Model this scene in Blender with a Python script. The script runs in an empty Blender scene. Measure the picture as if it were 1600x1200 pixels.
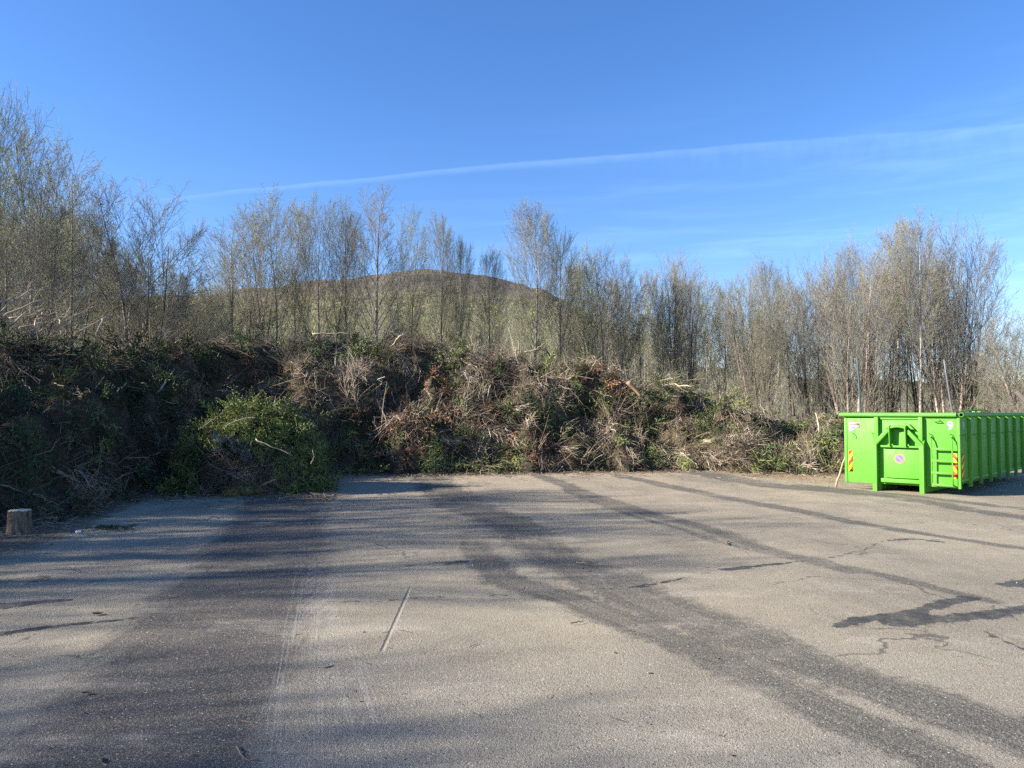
import bpy, math, random
import numpy as np

# ------------------------------------------------------------------ camera, sky, sun, exposure
SC = bpy.context.scene
COL = SC.collection
F_PX, CAM_H, PITCH = 1202.0, 1.75, math.radians(2.14)

cam_data = bpy.data.cameras.new('camera')
cam_data.sensor_width = 36.0
cam_data.lens = 36.0 * F_PX / 1600.0
cam_data.clip_start, cam_data.clip_end = 0.1, 8000.0
cam = bpy.data.objects.new('camera', cam_data)
COL.objects.link(cam)
cam.location = (0, 0, CAM_H)
cam.rotation_euler = (math.radians(90) + PITCH, 0, 0)
SC.camera = cam

SUN_EL = math.radians(25.0)
SUN_AZ = math.radians(-101.0)            # from +Y towards +X: the sun stands left, a little behind
sun_dir = (math.sin(SUN_AZ) * math.cos(SUN_EL), math.cos(SUN_AZ) * math.cos(SUN_EL), math.sin(SUN_EL))
sl = bpy.data.lights.new('sun', 'SUN')
sl.energy = 5.0
sl.angle = math.radians(0.53)
sl.color = (1.0, 0.94, 0.85)
so = bpy.data.objects.new('sun', sl)
COL.objects.link(so)
from mathutils import Vector, Matrix
so.rotation_euler = Vector(sun_dir).to_track_quat('Z', 'Y').to_euler()

SC.view_settings.view_transform = 'Standard'
SC.view_settings.look = 'None'
SC.view_settings.exposure = 1.6
SC.view_settings.gamma = 1.0
SC.cycles.use_denoising = False
SC.cycles.max_bounces = 5
SC.cycles.diffuse_bounces = 3
SC.cycles.transparent_max_bounces = 6
SC.view_settings.use_curve_mapping = False


def ray(x, y):
    dx, dz = (x - 800) / F_PX, -(y - 600) / F_PX
    return np.array([dx, math.cos(PITCH) - dz * math.sin(PITCH), math.sin(PITCH) + dz * math.cos(PITCH)])


def gpt(x, y, z=0.0):
    r = ray(x, y)
    t = (z - CAM_H) / r[2]
    return np.array([r[0] * t, r[1] * t, z])


def at(x, y, Y):
    r = ray(x, y)
    return np.array([r[0] * Y / r[1], Y, CAM_H + r[2] * Y / r[1]])


# ------------------------------------------------------------------ node helper
class NT:
    def __init__(s, tree):
        s.t = tree
        s.n = tree.nodes
        s.n.clear()

    def new(s, typ, **kw):
        nd = s.n.new(typ)
        for k, v in kw.items():
            setattr(nd, k, v)
        return nd

    def put(s, sock, v):
        if isinstance(v, bpy.types.NodeSocket):
            s.t.links.new(v, sock)
        elif v is not None:
            sock.default_value = v

    def math(s, op, a, b=None, c=None, clamp=False):
        nd = s.new('ShaderNodeMath', operation=op, use_clamp=clamp)
        s.put(nd.inputs[0], a)
        s.put(nd.inputs[1], b)
        s.put(nd.inputs[2], c)
        return nd.outputs[0]

    def vmath(s, op, a, b=None):
        nd = s.new('ShaderNodeVectorMath', operation=op)
        s.put(nd.inputs[0], a)
        s.put(nd.inputs[1], b)
        return nd.outputs['Value'] if op in ('DOT_PRODUCT', 'LENGTH') else nd.outputs[0]

    def rng(s, v, a, b, c=0.0, d=1.0, smooth=True):
        nd = s.new('ShaderNodeMapRange', interpolation_type='SMOOTHSTEP' if smooth else 'LINEAR')
        for i, q in enumerate((v, a, b, c, d)):
            s.put(nd.inputs[i], q)
        return nd.outputs[0]

    def mix(s, f, a, b, mode='MIX'):
        nd = s.new('ShaderNodeMix', data_type='RGBA', blend_type=mode)
        s.put(nd.inputs[0], f)
        s.put(nd.inputs[6], a if isinstance(a, bpy.types.NodeSocket) else (*a, 1))
        s.put(nd.inputs[7], b if isinstance(b, bpy.types.NodeSocket) else (*b, 1))
        return nd.outputs[2]

    def noise(s, vec, scale, detail=3, rough=0.55, dist=0.0):
        nd = s.new('ShaderNodeTexNoise')
        s.put(nd.inputs['Vector'], vec)
        nd.inputs['Scale'].default_value = scale
        nd.inputs['Detail'].default_value = detail
        nd.inputs['Roughness'].default_value = rough
        nd.inputs['Distortion'].default_value = dist
        return nd.outputs['Fac']

    def mapping(s, vec, scale=(1, 1, 1), rot=(0, 0, 0)):
        nd = s.new('ShaderNodeMapping')
        s.put(nd.inputs[0], vec)
        nd.inputs['Rotation'].default_value = rot
        nd.inputs['Scale'].default_value = scale
        return nd.outputs[0]

    def ramp(s, f, stops, interp='LINEAR'):
        nd = s.new('ShaderNodeValToRGB')
        nd.color_ramp.interpolation = interp
        el = nd.color_ramp.elements
        while len(el) < len(stops):
            el.new(0.5)
        for e, (p, c) in zip(el, stops):
            e.position = p
            e.color = (*c, 1)
        s.put(nd.inputs[0], f)
        return nd.outputs[0]

    def attr(s, name):
        return s.new('ShaderNodeAttribute', attribute_name=name).outputs['Fac']


def sep(nt, vec):
    nd = nt.new('ShaderNodeSeparateXYZ')
    nt.put(nd.inputs[0], vec)
    return nd.outputs


# world: clear sky with one contrail and thin high cirrus
W = bpy.data.worlds.new('World')
SC.world = W
W.use_nodes = True
nt = NT(W.node_tree)
sky = nt.new('ShaderNodeTexSky', sky_type='NISHITA')
sky.sun_disc = False
sky.sun_elevation = SUN_EL
sky.sun_rotation = SUN_AZ
sky.altitude = 100
sky.air_density = 1.0
sky.dust_density = 0.3
sky.ozone_density = 3.0
D = nt.new('ShaderNodeTexCoord').outputs['Generated']
r1, r2 = ray(300, 299), ray(1150, 228)
r1 /= np.linalg.norm(r1)
r2 /= np.linalg.norm(r2)
nrm = np.cross(r1, r2)
nrm /= np.linalg.norm(nrm)
if nrm[2] < 0:
    nrm = -nrm
tng = r2 - r1
tng /= np.linalg.norm(tng)
across = nt.vmath('DOT_PRODUCT', D, tuple(nrm))
along = nt.vmath('DOT_PRODUCT', D, tuple(tng))
wob = nt.noise(D, 14.0, 4, 0.6)
across = nt.math('ADD', across, nt.math('MULTIPLY_ADD', wob, 0.006, -0.003))
bow = nt.math('MULTIPLY', nt.math('POWER', nt.math('ADD', along, -0.18), 2.0), 0.022)   # the trail sags towards both ends
across = nt.math('ADD', across, bow)
wid = nt.rng(along, -0.5, 0.75, 0.0028, 0.009, False)
q = nt.math('DIVIDE', across, wid)
core = nt.math('MULTIPLY', nt.rng(q, 0.55, 0.1), nt.rng(q, -1.5, 0.0))
tail = nt.math('MULTIPLY', nt.rng(q, 0.4, 0.0), nt.rng(q, -6.0, 0.0))
wisp = nt.noise(nt.mapping(D, (30.0, 30.0, 9.0)), 1.6, 4, 0.6)
tail = nt.math('MULTIPLY', tail, nt.rng(wisp, 0.3, 0.65, 0.35, 1.0))
tail = nt.math('MULTIPLY', tail, nt.rng(along, 0.0, 0.45, 0.0, 0.5))
fade = nt.math('MULTIPLY', nt.rng(along, -0.46, -0.1, 0.25, 1.0), nt.rng(along, 0.12, 0.5, 1.0, 0.1))
core = nt.math('MULTIPLY', core, fade)
ahead = nt.rng(nt.vmath('DOT_PRODUCT', D, (0, 1, 0)), 0.05, 0.3)
streak = nt.noise(nt.mapping(D, (2.5, 2.5, 26.0), (0.0, math.radians(-8), 0.0)), 2.0, 5, 0.6, 0.4)
dx, dy, dz = sep(nt, D)
cir = nt.math('MULTIPLY', nt.rng(streak, 0.42, 0.75), nt.rng(dz, 0.02, 0.16))
cir = nt.math('MULTIPLY', cir, nt.rng(dz, 0.42, 0.2))
cir = nt.math('MULTIPLY', cir, nt.rng(dx, -0.35, 0.5, 0.08, 0.55))
fine = nt.noise(D, 60.0, 3, 0.6)
cl = nt.math('ADD', nt.math('MULTIPLY', core, nt.math('MULTIPLY_ADD', fine, 0.5, 0.42)), nt.math('ADD', tail, 0.0))
cl = nt.math('MULTIPLY', cl, ahead)
cl = nt.math('ADD', nt.math('MULTIPLY', cl, 0.5), nt.math('MULTIPLY', cir, 0.7), None, True)
hs = nt.new('ShaderNodeHueSaturation')
hs.inputs['Saturation'].default_value = 1.17
hs.inputs['Hue'].default_value = 0.5
nt.put(hs.inputs['Color'], nt.mix(1.0, sky.outputs[0], (0.95, 0.945, 1.1), 'MULTIPLY'))
veil = nt.mix(1.0, hs.outputs[0], (1.62, 1.36, 1.1), 'MULTIPLY')
veil = nt.mix(1.0, veil, (0.5, 0.5, 0.5), 'ADD')
skyc = nt.mix(cl, hs.outputs[0], veil)
bg = nt.new('ShaderNodeBackground')
nt.put(bg.inputs['Color'], skyc)
bg.inputs['Strength'].default_value = 0.075
out = nt.new('ShaderNodeOutputWorld')
nt.put(out.inputs[0], bg.outputs[0])


# ------------------------------------------------------------------ mesh helpers
def fin(o, parent=None, label=None, cat=None, group=None, kind=None):
    if o.name not in COL.objects:
        COL.objects.link(o)
    if parent is not None:
        o.parent = parent
    for k, v in (('label', label), ('category', cat), ('group', group), ('kind', kind)):
        if v:
            o[k] = v
    return o


def empty(name, loc=(0, 0, 0), rz=0.0, **kw):
    o = bpy.data.objects.new(name, None)
    o.empty_display_size = 0.2
    o.location = loc
    o.rotation_euler = (0, 0, rz)
    return fin(o, **kw)


def mesh_np(name, V, Fq=None, Ft=None, mats=(), smooth=True, attrs=None, mi_q=None):
    me = bpy.data.meshes.new(name)
    V = np.ascontiguousarray(V, dtype=np.float32)
    nq = 0 if Fq is None else len(Fq)
    ntr = 0 if Ft is None else len(Ft)
    me.vertices.add(len(V))
    me.vertices.foreach_set('co', V.ravel())
    loops = []
    if nq:
        loops.append(np.asarray(Fq, dtype=np.int32).ravel())
    if ntr:
        loops.append(np.asarray(Ft, dtype=np.int32).ravel())
    loops = np.concatenate(loops)
    me.loops.add(len(loops))
    me.loops.foreach_set('vertex_index', loops)
    me.polygons.add(nq + ntr)
    starts = np.concatenate([np.arange(nq) * 4, nq * 4 + np.arange(ntr) * 3]).astype(np.int32)
    me.polygons.foreach_set('loop_start', starts)
    if smooth:
        me.polygons.foreach_set('use_smooth', np.ones(nq + ntr, dtype=bool))
    if mi_q is not None:
        me.polygons.foreach_set('material_index', np.asarray(mi_q, dtype=np.int32))
    for k, a in (attrs or {}).items():
        at_ = me.attributes.new(k, 'FLOAT', 'POINT')
        at_.data.foreach_set('value', np.ascontiguousarray(a, dtype=np.float32))
    for m in mats:
        me.materials.append(m)
    me.update(calc_edges=True)
    me.validate()
    return me


def obj_np(name, V, Fq=None, Ft=None, mats=(), smooth=True, attrs=None, **kw):
    return fin(bpy.data.objects.new(name, mesh_np(name, V, Fq, Ft, mats, smooth, attrs)), **kw)


def norm(a):
    return a / (np.linalg.norm(a, axis=-1, keepdims=True) + 1e-9)


class Geo:
    """Collects vertices, quads, triangles and one tone value per vertex."""
    def __init__(s):
        s.V, s.Q, s.T, s.A, s.n = [], [], [], [], 0

    def add(s, V, Q=None, T=None, tone=0.5):
        V = np.asarray(V, float).reshape(-1, 3)
        if Q is not None and len(Q):
            s.Q.append(np.asarray(Q, int).reshape(-1, 4) + s.n)
        if T is not None and len(T):
            s.T.append(np.asarray(T, int).reshape(-1, 3) + s.n)
        s.V.append(V)
        s.A.append(np.broadcast_to(np.asarray(tone, float), (len(V),)).copy() if np.ndim(tone) <= 1 else tone)
        s.n += len(V)
        return s

    def tubes(s, P, R, sides=3, tone=0.5, cap=False):
        P, R = np.asarray(P, float), np.asarray(R, float)
        if P.ndim == 2:
            P, R = P[None], R[None]
        n, k, _ = P.shape
        T = np.empty_like(P)
        T[:, 1:-1] = P[:, 2:] - P[:, :-2]
        T[:, 0], T[:, -1] = P[:, 1] - P[:, 0], P[:, -1] - P[:, -2]
        T = norm(T)
        ref = np.where(np.abs(norm(P[:, -1] - P[:, 0])[:, 2:3]) > 0.8, [[1.0, 0.13, 0]], [[0.0, 0.1, 1.0]])[:, None, :]
        A = norm(np.cross(T, np.broadcast_to(ref, T.shape)))
        B = np.cross(T, A)
        a = np.arange(sides) * 2 * math.pi / sides
        ring = P[:, :, None, :] + R[:, :, None, None] * (np.cos(a)[None, None, :, None] * A[:, :, None, :] + np.sin(a)[None, None, :, None] * B[:, :, None, :])
        V = ring.reshape(-1, 3)
        base = (np.arange(n)[:, None, None] * k + np.arange(k - 1)[None, :, None]) * sides
        j = np.arange(sides)[None, None, :]
        j2 = (j + 1) % sides
        Q = np.stack([base + j, base + j2, base + sides + j2, base + sides + j], -1).reshape(-1, 4)
        tn = np.repeat(np.broadcast_to(np.asarray(tone, float), (n,)), k * sides)
        Tr = None
        if cap:
            tr = []
            for i in range(n):
                for e in (0, k - 1):
                    b = (i * k + e) * sides
                    for q_ in range(1, sides - 1):
                        tr.append((b, b + q_, b + q_ + 1) if e else (b, b + q_ + 1, b + q_))
            Tr = np.array(tr)
        return s.add(V, Q, Tr, tn)

    def leaves(s, C, Dv, N, L, Wd, tone=0.5):
        """Flat pointed leaf quads: base C, direction Dv, normal N, length L, width Wd."""
        n = len(C)
        S = norm(np.cross(Dv, N))
        L = np.broadcast_to(L, (n,))[:, None]
        Wd = np.broadcast_to(Wd, (n,))[:, None]
        V = np.stack([C, C + Dv * L * 0.5 + S * Wd * 0.5, C + Dv * L, C + Dv * L * 0.5 - S * Wd * 0.5], 1).reshape(-1, 3)
        return s.add(V, np.arange(n * 4).reshape(-1, 4), None, np.repeat(np.broadcast_to(np.asarray(tone, float), (n,)), 4))

    def box(s, x0, x1, y0, y1, z0, z1, M=None, tone=0.5):
        V = np.array([(x, y, z) for z in (z0, z1) for y in (y0, y1) for x in (x0, x1)], float)
        if M is not None:
            V = V @ np.array(M)[:3, :3].T + np.array(M)[:3, 3]
        Q = [(0, 2, 3, 1), (4, 5, 7, 6), (0, 1, 5, 4), (1, 3, 7, 5), (3, 2, 6, 7), (2, 0, 4, 6)]
        return s.add(V, Q, None, tone)

    def prism(s, pts, d0, d1, axis='y', tone=0.5):
        """Polygon pts in the plane across axis, extruded from d0 to d1."""
        n = len(pts)
        def mk(d):
            if axis == 'y':
                return [(a, d, b) for a, b in pts]
            if axis == 'x':
                return [(d, a, b) for a, b in pts]
            return [(a, b, d) for a, b in pts]
        V = np.array(mk(d0) + mk(d1), float)
        Q = [(i, (i + 1) % n, n + (i + 1) % n, n + i) for i in range(n)]
        T = [(0, i + 1, i) for i in range(1, n - 1)] + [(n, n + i, n + i + 1) for i in range(1, n - 1)]
        return s.add(V, Q, T, tone)

    def arrays(s):
        V = np.concatenate(s.V)
        Q = np.concatenate(s.Q) if s.Q else None
        T = np.concatenate(s.T) if s.T else None
        return V, Q, T, np.concatenate(s.A)

    def mesh(s, name, mats, smooth=True):
        V, Q, T, A = s.arrays()
        return mesh_np(name, V, Q, T, mats if isinstance(mats, (list, tuple)) else [mats], smooth, {'tone': A})

    def obj(s, name, mats, smooth=True, bevel=0.0, **kw):
        o = bpy.data.objects.new(name, s.mesh(name, mats, smooth))
        if bevel:
            b = o.modifiers.new('bevel', 'BEVEL')
            b.width = bevel
            b.segments = 2
            b.limit_method = 'ANGLE'
        return fin(o, **kw)

    def scatter(s, proto, Ms, tones):
        """Adds a copy of the proto arrays for each 3x4 matrix; tone is shifted per copy."""
        V, Q, T, A = proto
        n = len(V)
        Ms = np.asarray(Ms)
        W_ = np.einsum('mij,nj->mni', Ms[:, :, :3], V) + Ms[:, None, :, 3]
        off = (np.arange(len(Ms)) * n)[:, None, None]
        return s.add(W_.reshape(-1, 3), None if Q is None else (Q[None] + off).reshape(-1, 4),
                     None if T is None else (T[None] + off).reshape(-1, 3),
                     np.clip(A[None] + np.asarray(tones)[:, None], 0, 1).ravel())


def sines(rng_, n, lo, hi):
    w = rng_.uniform(lo, hi, n)
    a = rng_.uniform(0, 2 * math.pi, n)
    return 2 * math.pi * np.cos(a) / w, 2 * math.pi * np.sin(a) / w, rng_.uniform(0, 6.28, n)


def wave(S, X, Y):
    kx, ky, ph = S
    X, Y = np.asarray(X, float), np.asarray(Y, float)
    return np.sin(X[..., None] * kx + Y[..., None] * ky + ph).sum(-1) / math.sqrt(len(kx) / 2.0)


# ------------------------------------------------------------------ materials
def principled(name, build, rough=0.8, spec=0.3, bump=None, **kw):
    m = bpy.data.materials.new(name)
    m.use_nodes = True
    t = NT(m.node_tree)
    p = t.new('ShaderNodeBsdfPrincipled')
    o = t.new('ShaderNodeOutputMaterial')
    t.put(o.inputs[0], p.outputs[0])
    p.inputs['Roughness'].default_value = rough
    p.inputs['Specular IOR Level'].default_value = spec
    r = build(t, p)
    if r is not None:
        t.put(p.inputs['Base Color'], r)
    return m


def OBJ(t):
    return t.new('ShaderNodeTexCoord').outputs['Object']


def set_bump(t, p, h, strength=0.4, dist=0.02):
    b = t.new('ShaderNodeBump')
    b.inputs['Strength'].default_value = strength
    b.inputs['Distance'].default_value = dist
    t.put(b.inputs['Height'], h)
    t.put(p.inputs['Normal'], b.outputs[0])


def toned(name, stops, rough=0.85, noise=0.25, scale=9.0, thin=False):
    def bld(t, p):
        v = OBJ(t)
        a = t.attr('tone')
        n_ = t.noise(v, scale, 2)
        f = t.math('ADD', a, t.math('MULTIPLY_ADD', n_, noise * 2, -noise))
        c = t.ramp(f, stops)
        if thin:
            p.inputs['Transmission Weight'].default_value = 0.0
            tr = t.new('ShaderNodeBsdfTranslucent')
            t.put(tr.inputs[0], c)
            mx = t.new('ShaderNodeMixShader')
            mx.inputs[0].default_value = 0.3
            t.put(mx.inputs[1], p.outputs[0])
            t.put(mx.inputs[2], tr.outputs[0])
            outn = [q_ for q_ in t.n if q_.bl_idname == 'ShaderNodeOutputMaterial'][0]
            t.put(outn.inputs[0], mx.outputs[0])
        return c
    return principled(name, bld, rough, 0.25)


M_TWIG = toned('twig_bark', [(0.0, (0.065, 0.056, 0.044)), (0.5, (0.17, 0.152, 0.118)), (1.0, (0.34, 0.31, 0.25))])
M_BUD = toned('spring_bud', [(0.0, (0.15, 0.12, 0.07)), (0.5, (0.27, 0.31, 0.09)), (1.0, (0.43, 0.49, 0.14))], thin=True)
M_BRUSH = toned('dead_twigs', [(0.0, (0.06, 0.044, 0.033)), (0.45, (0.2, 0.15, 0.105)), (0.8, (0.40, 0.32, 0.225)), (1.0, (0.6, 0.53, 0.42))])
M_STRAW = toned('dry_grass', [(0.0, (0.13, 0.095, 0.055)), (0.5, (0.36, 0.275, 0.165)), (1.0, (0.6, 0.5, 0.33))], thin=True)
M_CONIF = toned('conifer_needles', [(0.0, (0.012, 0.026, 0.012)), (0.5, (0.045, 0.062, 0.027)), (0.8, (0.10, 0.125, 0.045)), (1.0, (0.22, 0.25, 0.07))])
M_LEAFY = toned('hedge_leaves', [(0.0, (0.022, 0.034, 0.012)), (0.5, (0.075, 0.105, 0.03)), (0.8, (0.16, 0.19, 0.05)), (1.0, (0.33, 0.36, 0.10))], rough=0.6, thin=True)
M_RUST = toned('rusty_fronds', [(0.0, (0.05, 0.025, 0.018)), (0.5, (0.16, 0.085, 0.05)), (1.0, (0.33, 0.19, 0.11))])
M_POLEWOOD = toned('split_wood', [(0.0, (0.2, 0.14, 0.08)), (0.5, (0.42, 0.32, 0.2)), (1.0, (0.66, 0.56, 0.42))], scale=14)


def bark_build(base, dark, pale):
    def bld(t, p):
        v = OBJ(t)
        n1 = t.noise(t.mapping(v, (3, 3, 9)), 1.6, 4, 0.65)
        n2 = t.noise(v, 0.5, 2)
        c = t.mix(t.rng(n1, 0.42, 0.6), dark, base)
        c = t.mix(t.rng(n2, 0.45, 0.6), c, t.mix(t.rng(n1, 0.4, 0.55), base, pale))
        set_bump(t, p, n1, 0.5, 0.02)
        return c
    return bld


M_BIRCH = principled('birch_bark', bark_build((0.2, 0.17, 0.14), (0.06, 0.05, 0.042), (0.46, 0.42, 0.37)))
M_ALDER = principled('alder_bark', bark_build((0.17, 0.145, 0.12), (0.06, 0.05, 0.04), (0.34, 0.31, 0.26)))
M_OAKY = principled('brown_birch_bark', bark_build((0.21, 0.15, 0.11), (0.07, 0.052, 0.042), (0.42, 0.34, 0.27)))


def soil_build(t, p):
    v = OBJ(t)
    n1 = t.noise(v, 2.2, 5, 0.65)
    n2 = t.noise(v, 18, 4, 0.7)
    f1 = t.noise(t.mapping(v, (3, 30, 30), (0.3, 0.5, 0.4)), 1.0, 5, 0.7)
    f2 = t.noise(t.mapping(v, (30, 30, 4), (0.7, -0.3, 0.9)), 1.0, 5, 0.7)
    f3 = t.noise(t.mapping(v, (28, 4, 28), (-0.5, 0.2, -0.7)), 1.0, 5, 0.7)
    mat = t.math('MAXIMUM', t.math('MAXIMUM', f1, f2), f3)
    c = t.ramp(t.math('MULTIPLY_ADD', n1, 0.25, t.math('MULTIPLY', mat, 0.75)), [(0.4, (0.018, 0.016, 0.010)), (0.52, (0.075, 0.06, 0.038)), (0.62, (0.2, 0.155, 0.1))])
    set_bump(t, p, mat, 1.0, 0.15)
    return c


M_SOIL = principled('heap_mulch', soil_build, 0.95, 0.1)


def ground_build(t, p):
    v = OBJ(t)
    n1 = t.noise(v, 0.35, 5, 0.6)
    n2 = t.noise(v, 7, 5, 0.7)
    c = t.mix(t.rng(n1, 0.4, 0.6), (0.13, 0.1, 0.065), (0.1, 0.105, 0.045))
    c = t.mix(t.rng(n2, 0.4, 0.65, 0, 0.6), c, (0.25, 0.2, 0.13))
    set_bump(t, p, n2, 0.8, 0.06)
    return c


M_GROUND = principled('rough_ground', ground_build, 0.95, 0.1)


def hill_build(t, p):
    v = OBJ(t)
    x, y, z = sep(t, v)
    n1 = t.noise(v, 0.012, 6, 0.62)
    n2 = t.noise(t.mapping(v, (1, 1, 2.5)), 0.06, 5, 0.7)
    wood = t.ramp(n2, [(0.35, (0.06, 0.052, 0.034)), (0.5, (0.15, 0.135, 0.075)), (0.65, (0.22, 0.2, 0.11))])
    heath = t.ramp(n1, [(0.35, (0.11, 0.092, 0.072)), (0.55, (0.14, 0.115, 0.088)), (0.7, (0.17, 0.142, 0.108))])
    hgt = t.math('ADD', z, t.math('MULTIPLY_ADD', n1, 90.0, -45.0))
    c = t.mix(t.rng(hgt, 125, 165), wood, heath)
    set_bump(t, p, n2, 1.0, 6.0)
    return c


M_HILL = principled('heather_hill', hill_build, 0.95, 0.05)


# ------------------------------------------------------------------ heap shape (used by the ground too)
HP = np.array([-150, 0, 60, 120, 180, 240, 300, 400, 500, 540, 620, 700, 800, 900, 1000, 1100, 1200, 1260, 1320, 1400, 1480], float)
HB = np.array([11.4, 11.9, 12.5, 13.4, 15.2, 17.2, 18.6, 20, 21.4, 21.9, 22.2, 22.4, 22.6, 22.9, 23.2, 23.2, 22.4, 22.0, 22.2, 22.8, 23.5])
HR = np.array([18, 18.5, 19, 19.5, 20.5, 22, 23, 24.5, 26, 26.5, 27, 27, 27.3, 27.5, 27.5, 27.5, 26.0, 25.5, 25.5, 25.8, 26.0])
HT = np.array([520, 522, 526, 530, 533, 530, 526, 526, 521, 520, 528, 540, 542, 563, 586, 602, 636, 645, 652, 690, 740], float)
HH = CAM_H + (645 - HT) * HR / F_PX - np.interp(HP, [0, 300, 500, 850, 1000, 1200], [0.62, 0.6, 0.52, 0.45, 0.42, 0.6])
_r = np.random.default_rng(5)
S1, S2, S3 = sines(_r, 9, 2.2, 4.6), sines(_r, 12, 0.9, 1.9), sines(_r, 14, 0.35, 0.8)


def heap_h(X, Y):
    X, Y = np.asarray(X, float), np.maximum(np.asarray(Y, float), 6.0)
    px = 800 + F_PX * X / Y
    yb, yr, hh = np.interp(px, HP, HB), np.interp(px, HP, HR), np.interp(px, HP, HH)
    yb = yb + 0.25 * wave(S2, X, X * 0.3)
    s = (Y - yb) / (yr - yb)
    sc1 = np.clip(s, 0, 1)
    up = 0.6 * sc1 ** 0.9 + 0.4 * np.sin(sc1 * math.pi / 2) ** 0.8
    back = np.clip(1 - np.clip(s - 1, 0, 3) ** 1.6 * 0.5, 0, 1)
    env = np.where(s < 1, up, back)
    lump = (0.30 * wave(S1, X, Y) + 0.27 * wave(S2, X, Y) + 0.10 * wave(S3, X, Y))
    lump = np.clip(lump, -0.85, 0.6)
    edge = np.clip(s * 2.6, 0, 1) * np.clip(env * 3, 0, 1)
    top = np.where(s > 0.8, 0.6, 1.0)
    return np.where(s > 0, hh * env + lump * edge * top, -0.3 + np.clip(s, -1, 0))


def heap_n(X, Y, e=0.08):
    gx = (heap_h(X + e, Y) - heap_h(X - e, Y)) / (2 * e)
    gy = (heap_h(X, Y + e) - heap_h(X, Y - e)) / (2 * e)
    g = np.stack([-gx, -gy, np.ones_like(gx)], -1)
    return norm(g)


def heap_hit(x, y, lift=0.0):
    r = ray(x, y)
    ts = np.linspace(9, 30, 900)
    P = np.array([0, 0, CAM_H]) + ts[:, None] * r / r[1]
    below = P[:, 2] < heap_h(P[:, 0], P[:, 1]) + lift
    i = int(np.argmax(below)) if below.any() else 640
    return P[i]


# ------------------------------------------------------------------ setting: ground, asphalt, hill
g = Geo()
g.add([(-3000, -2500, -0.03), (3000, -2500, -0.03), (3000, 3500, -0.03), (-3000, 3500, -0.03)], [(0, 1, 2, 3)])
g.obj('ground', M_GROUND, smooth=False, kind='structure', label='rough brown earth and grass around the yard')


def polyline_dist(X, Y, pts):
    """Distance on the ground to a polyline given in photo points, plus the place along it 0..1."""
    P = np.array([gpt(*p)[:2] for p in pts])
    best = np.full(X.shape, 1e9)
    tt = np.zeros(X.shape)
    n = len(P) - 1
    for i in range(n):
        a, d = P[i], P[i + 1] - P[i]
        u = np.clip(((X - a[0]) * d[0] + (Y - a[1]) * d[1]) / (d @ d), 0, 1)
        dd = np.hypot(X - a[0] - u * d[0], Y - a[1] - u * d[1])
        m = dd < best
        best = np.where(m, dd, best)
        tt = np.where(m, (i + u) / n, tt)
    return best, tt


xs = np.concatenate([np.arange(-34, -8, 0.8), np.arange(-8, 9, 0.075), np.arange(9, 14, 0.3), np.arange(14, 46, 1.0)])
ys = [-14, -10, -6, -3, -1, 1, 2, 3.0]
while ys[-1] < 24.5:
    ys.append(ys[-1] * 1.0125)
ys = np.array(ys)
X, Y = np.meshgrid(xs, ys)


def band(pts, w0, w1=None):
    d, t_ = polyline_dist(X, Y, pts)
    w = w0 + (w1 - w0) * t_ if w1 is not None else w0
    return np.clip(1 - d / (2 * w), 0, 1)         # 0.5 on the edge of the band


track = np.zeros(X.shape)
for pts, a, b, k in [
        ([(668, 741), (690, 765), (735, 795), (790, 815), (865, 870), (950, 905), (1050, 955), (1150, 992), (1250, 1040), (1400, 1085), (1550, 1140), (1640, 1180)], 0.55, 0.21, 1.0),
        ([(735, 850), (790, 905), (900, 935), (1000, 980), (1100, 1020), (1200, 1070), (1300, 1120), (1400, 1160), (1520, 1215)], 0.25, 0.18, 1.0),
        ([(838, 742), (925, 775), (1010, 800), (1100, 825), (1200, 860), (1300, 885), (1400, 905), (1550, 940)], 0.3, 0.12, 0.86),
        ([(880, 765), (1000, 808), (1120, 845), (1220, 870), (1330, 897)], 0.16, 0.12, 0.74),
        ([(965, 742), (1080, 767), (1200, 790), (1300, 810), (1450, 835), (1620, 860)], 0.3, 0.14, 0.92),
        ([(1100, 741), (1200, 757), (1300, 767), (1450, 785), (1620, 812)], 0.6, 0.22, 0.95),
        ([(1250, 757), (1400, 774), (1620, 797)], 0.28, 0.16, 0.95)]:
    track = np.maximum(track, band(pts, a, b) * k)
dark = band([(445, 768), (440, 800), (405, 880), (323, 1000), (265, 1090), (200, 1200), (165, 1270)], 0.72, 0.5)  # left band: darker asphalt, widened to take in the shade beside it
tread = np.maximum(band([(488, 880), (480, 960), (470, 1060), (462, 1200), (455, 1280)], 0.11, 0.11), band([(512, 880), (520, 960), (545, 1060), (590, 1200), (620, 1280)], 0.08, 0.08) * 0.8)
wet = np.zeros(X.shape)
for pts, a, b in [
        ([(1312, 980), (1345, 970), (1390, 965), (1440, 957), (1475, 944), (1516, 934)], 0.07, 0.09),
        ([(1400, 975), (1450, 970), (1520, 965), (1600, 951), (1680, 940)], 0.14, 0.11),
        ([(1575, 912), (1610, 908), (1680, 900)], 0.11, 0.22),
        ([(1390, 846), (1430, 843), (1470, 848)], 0.07, 0.07),
        ([(1135, 889), (1180, 885), (1240, 880)], 0.09, 0.05),
        ([(985, 915), (1030, 909), (1072, 900)], 0.05, 0.03),
        ([(700, 882), (730, 878)], 0.1, 0.08),
        ([(0, 947), (55, 941), (105, 938)], 0.12, 0.05), ([(0, 988), (90, 976), (210, 966)], 0.07, 0.03)]:
    wet = np.maximum(wet, band(pts, a, b))
crack = np.full(X.shape, 1.0)
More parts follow.
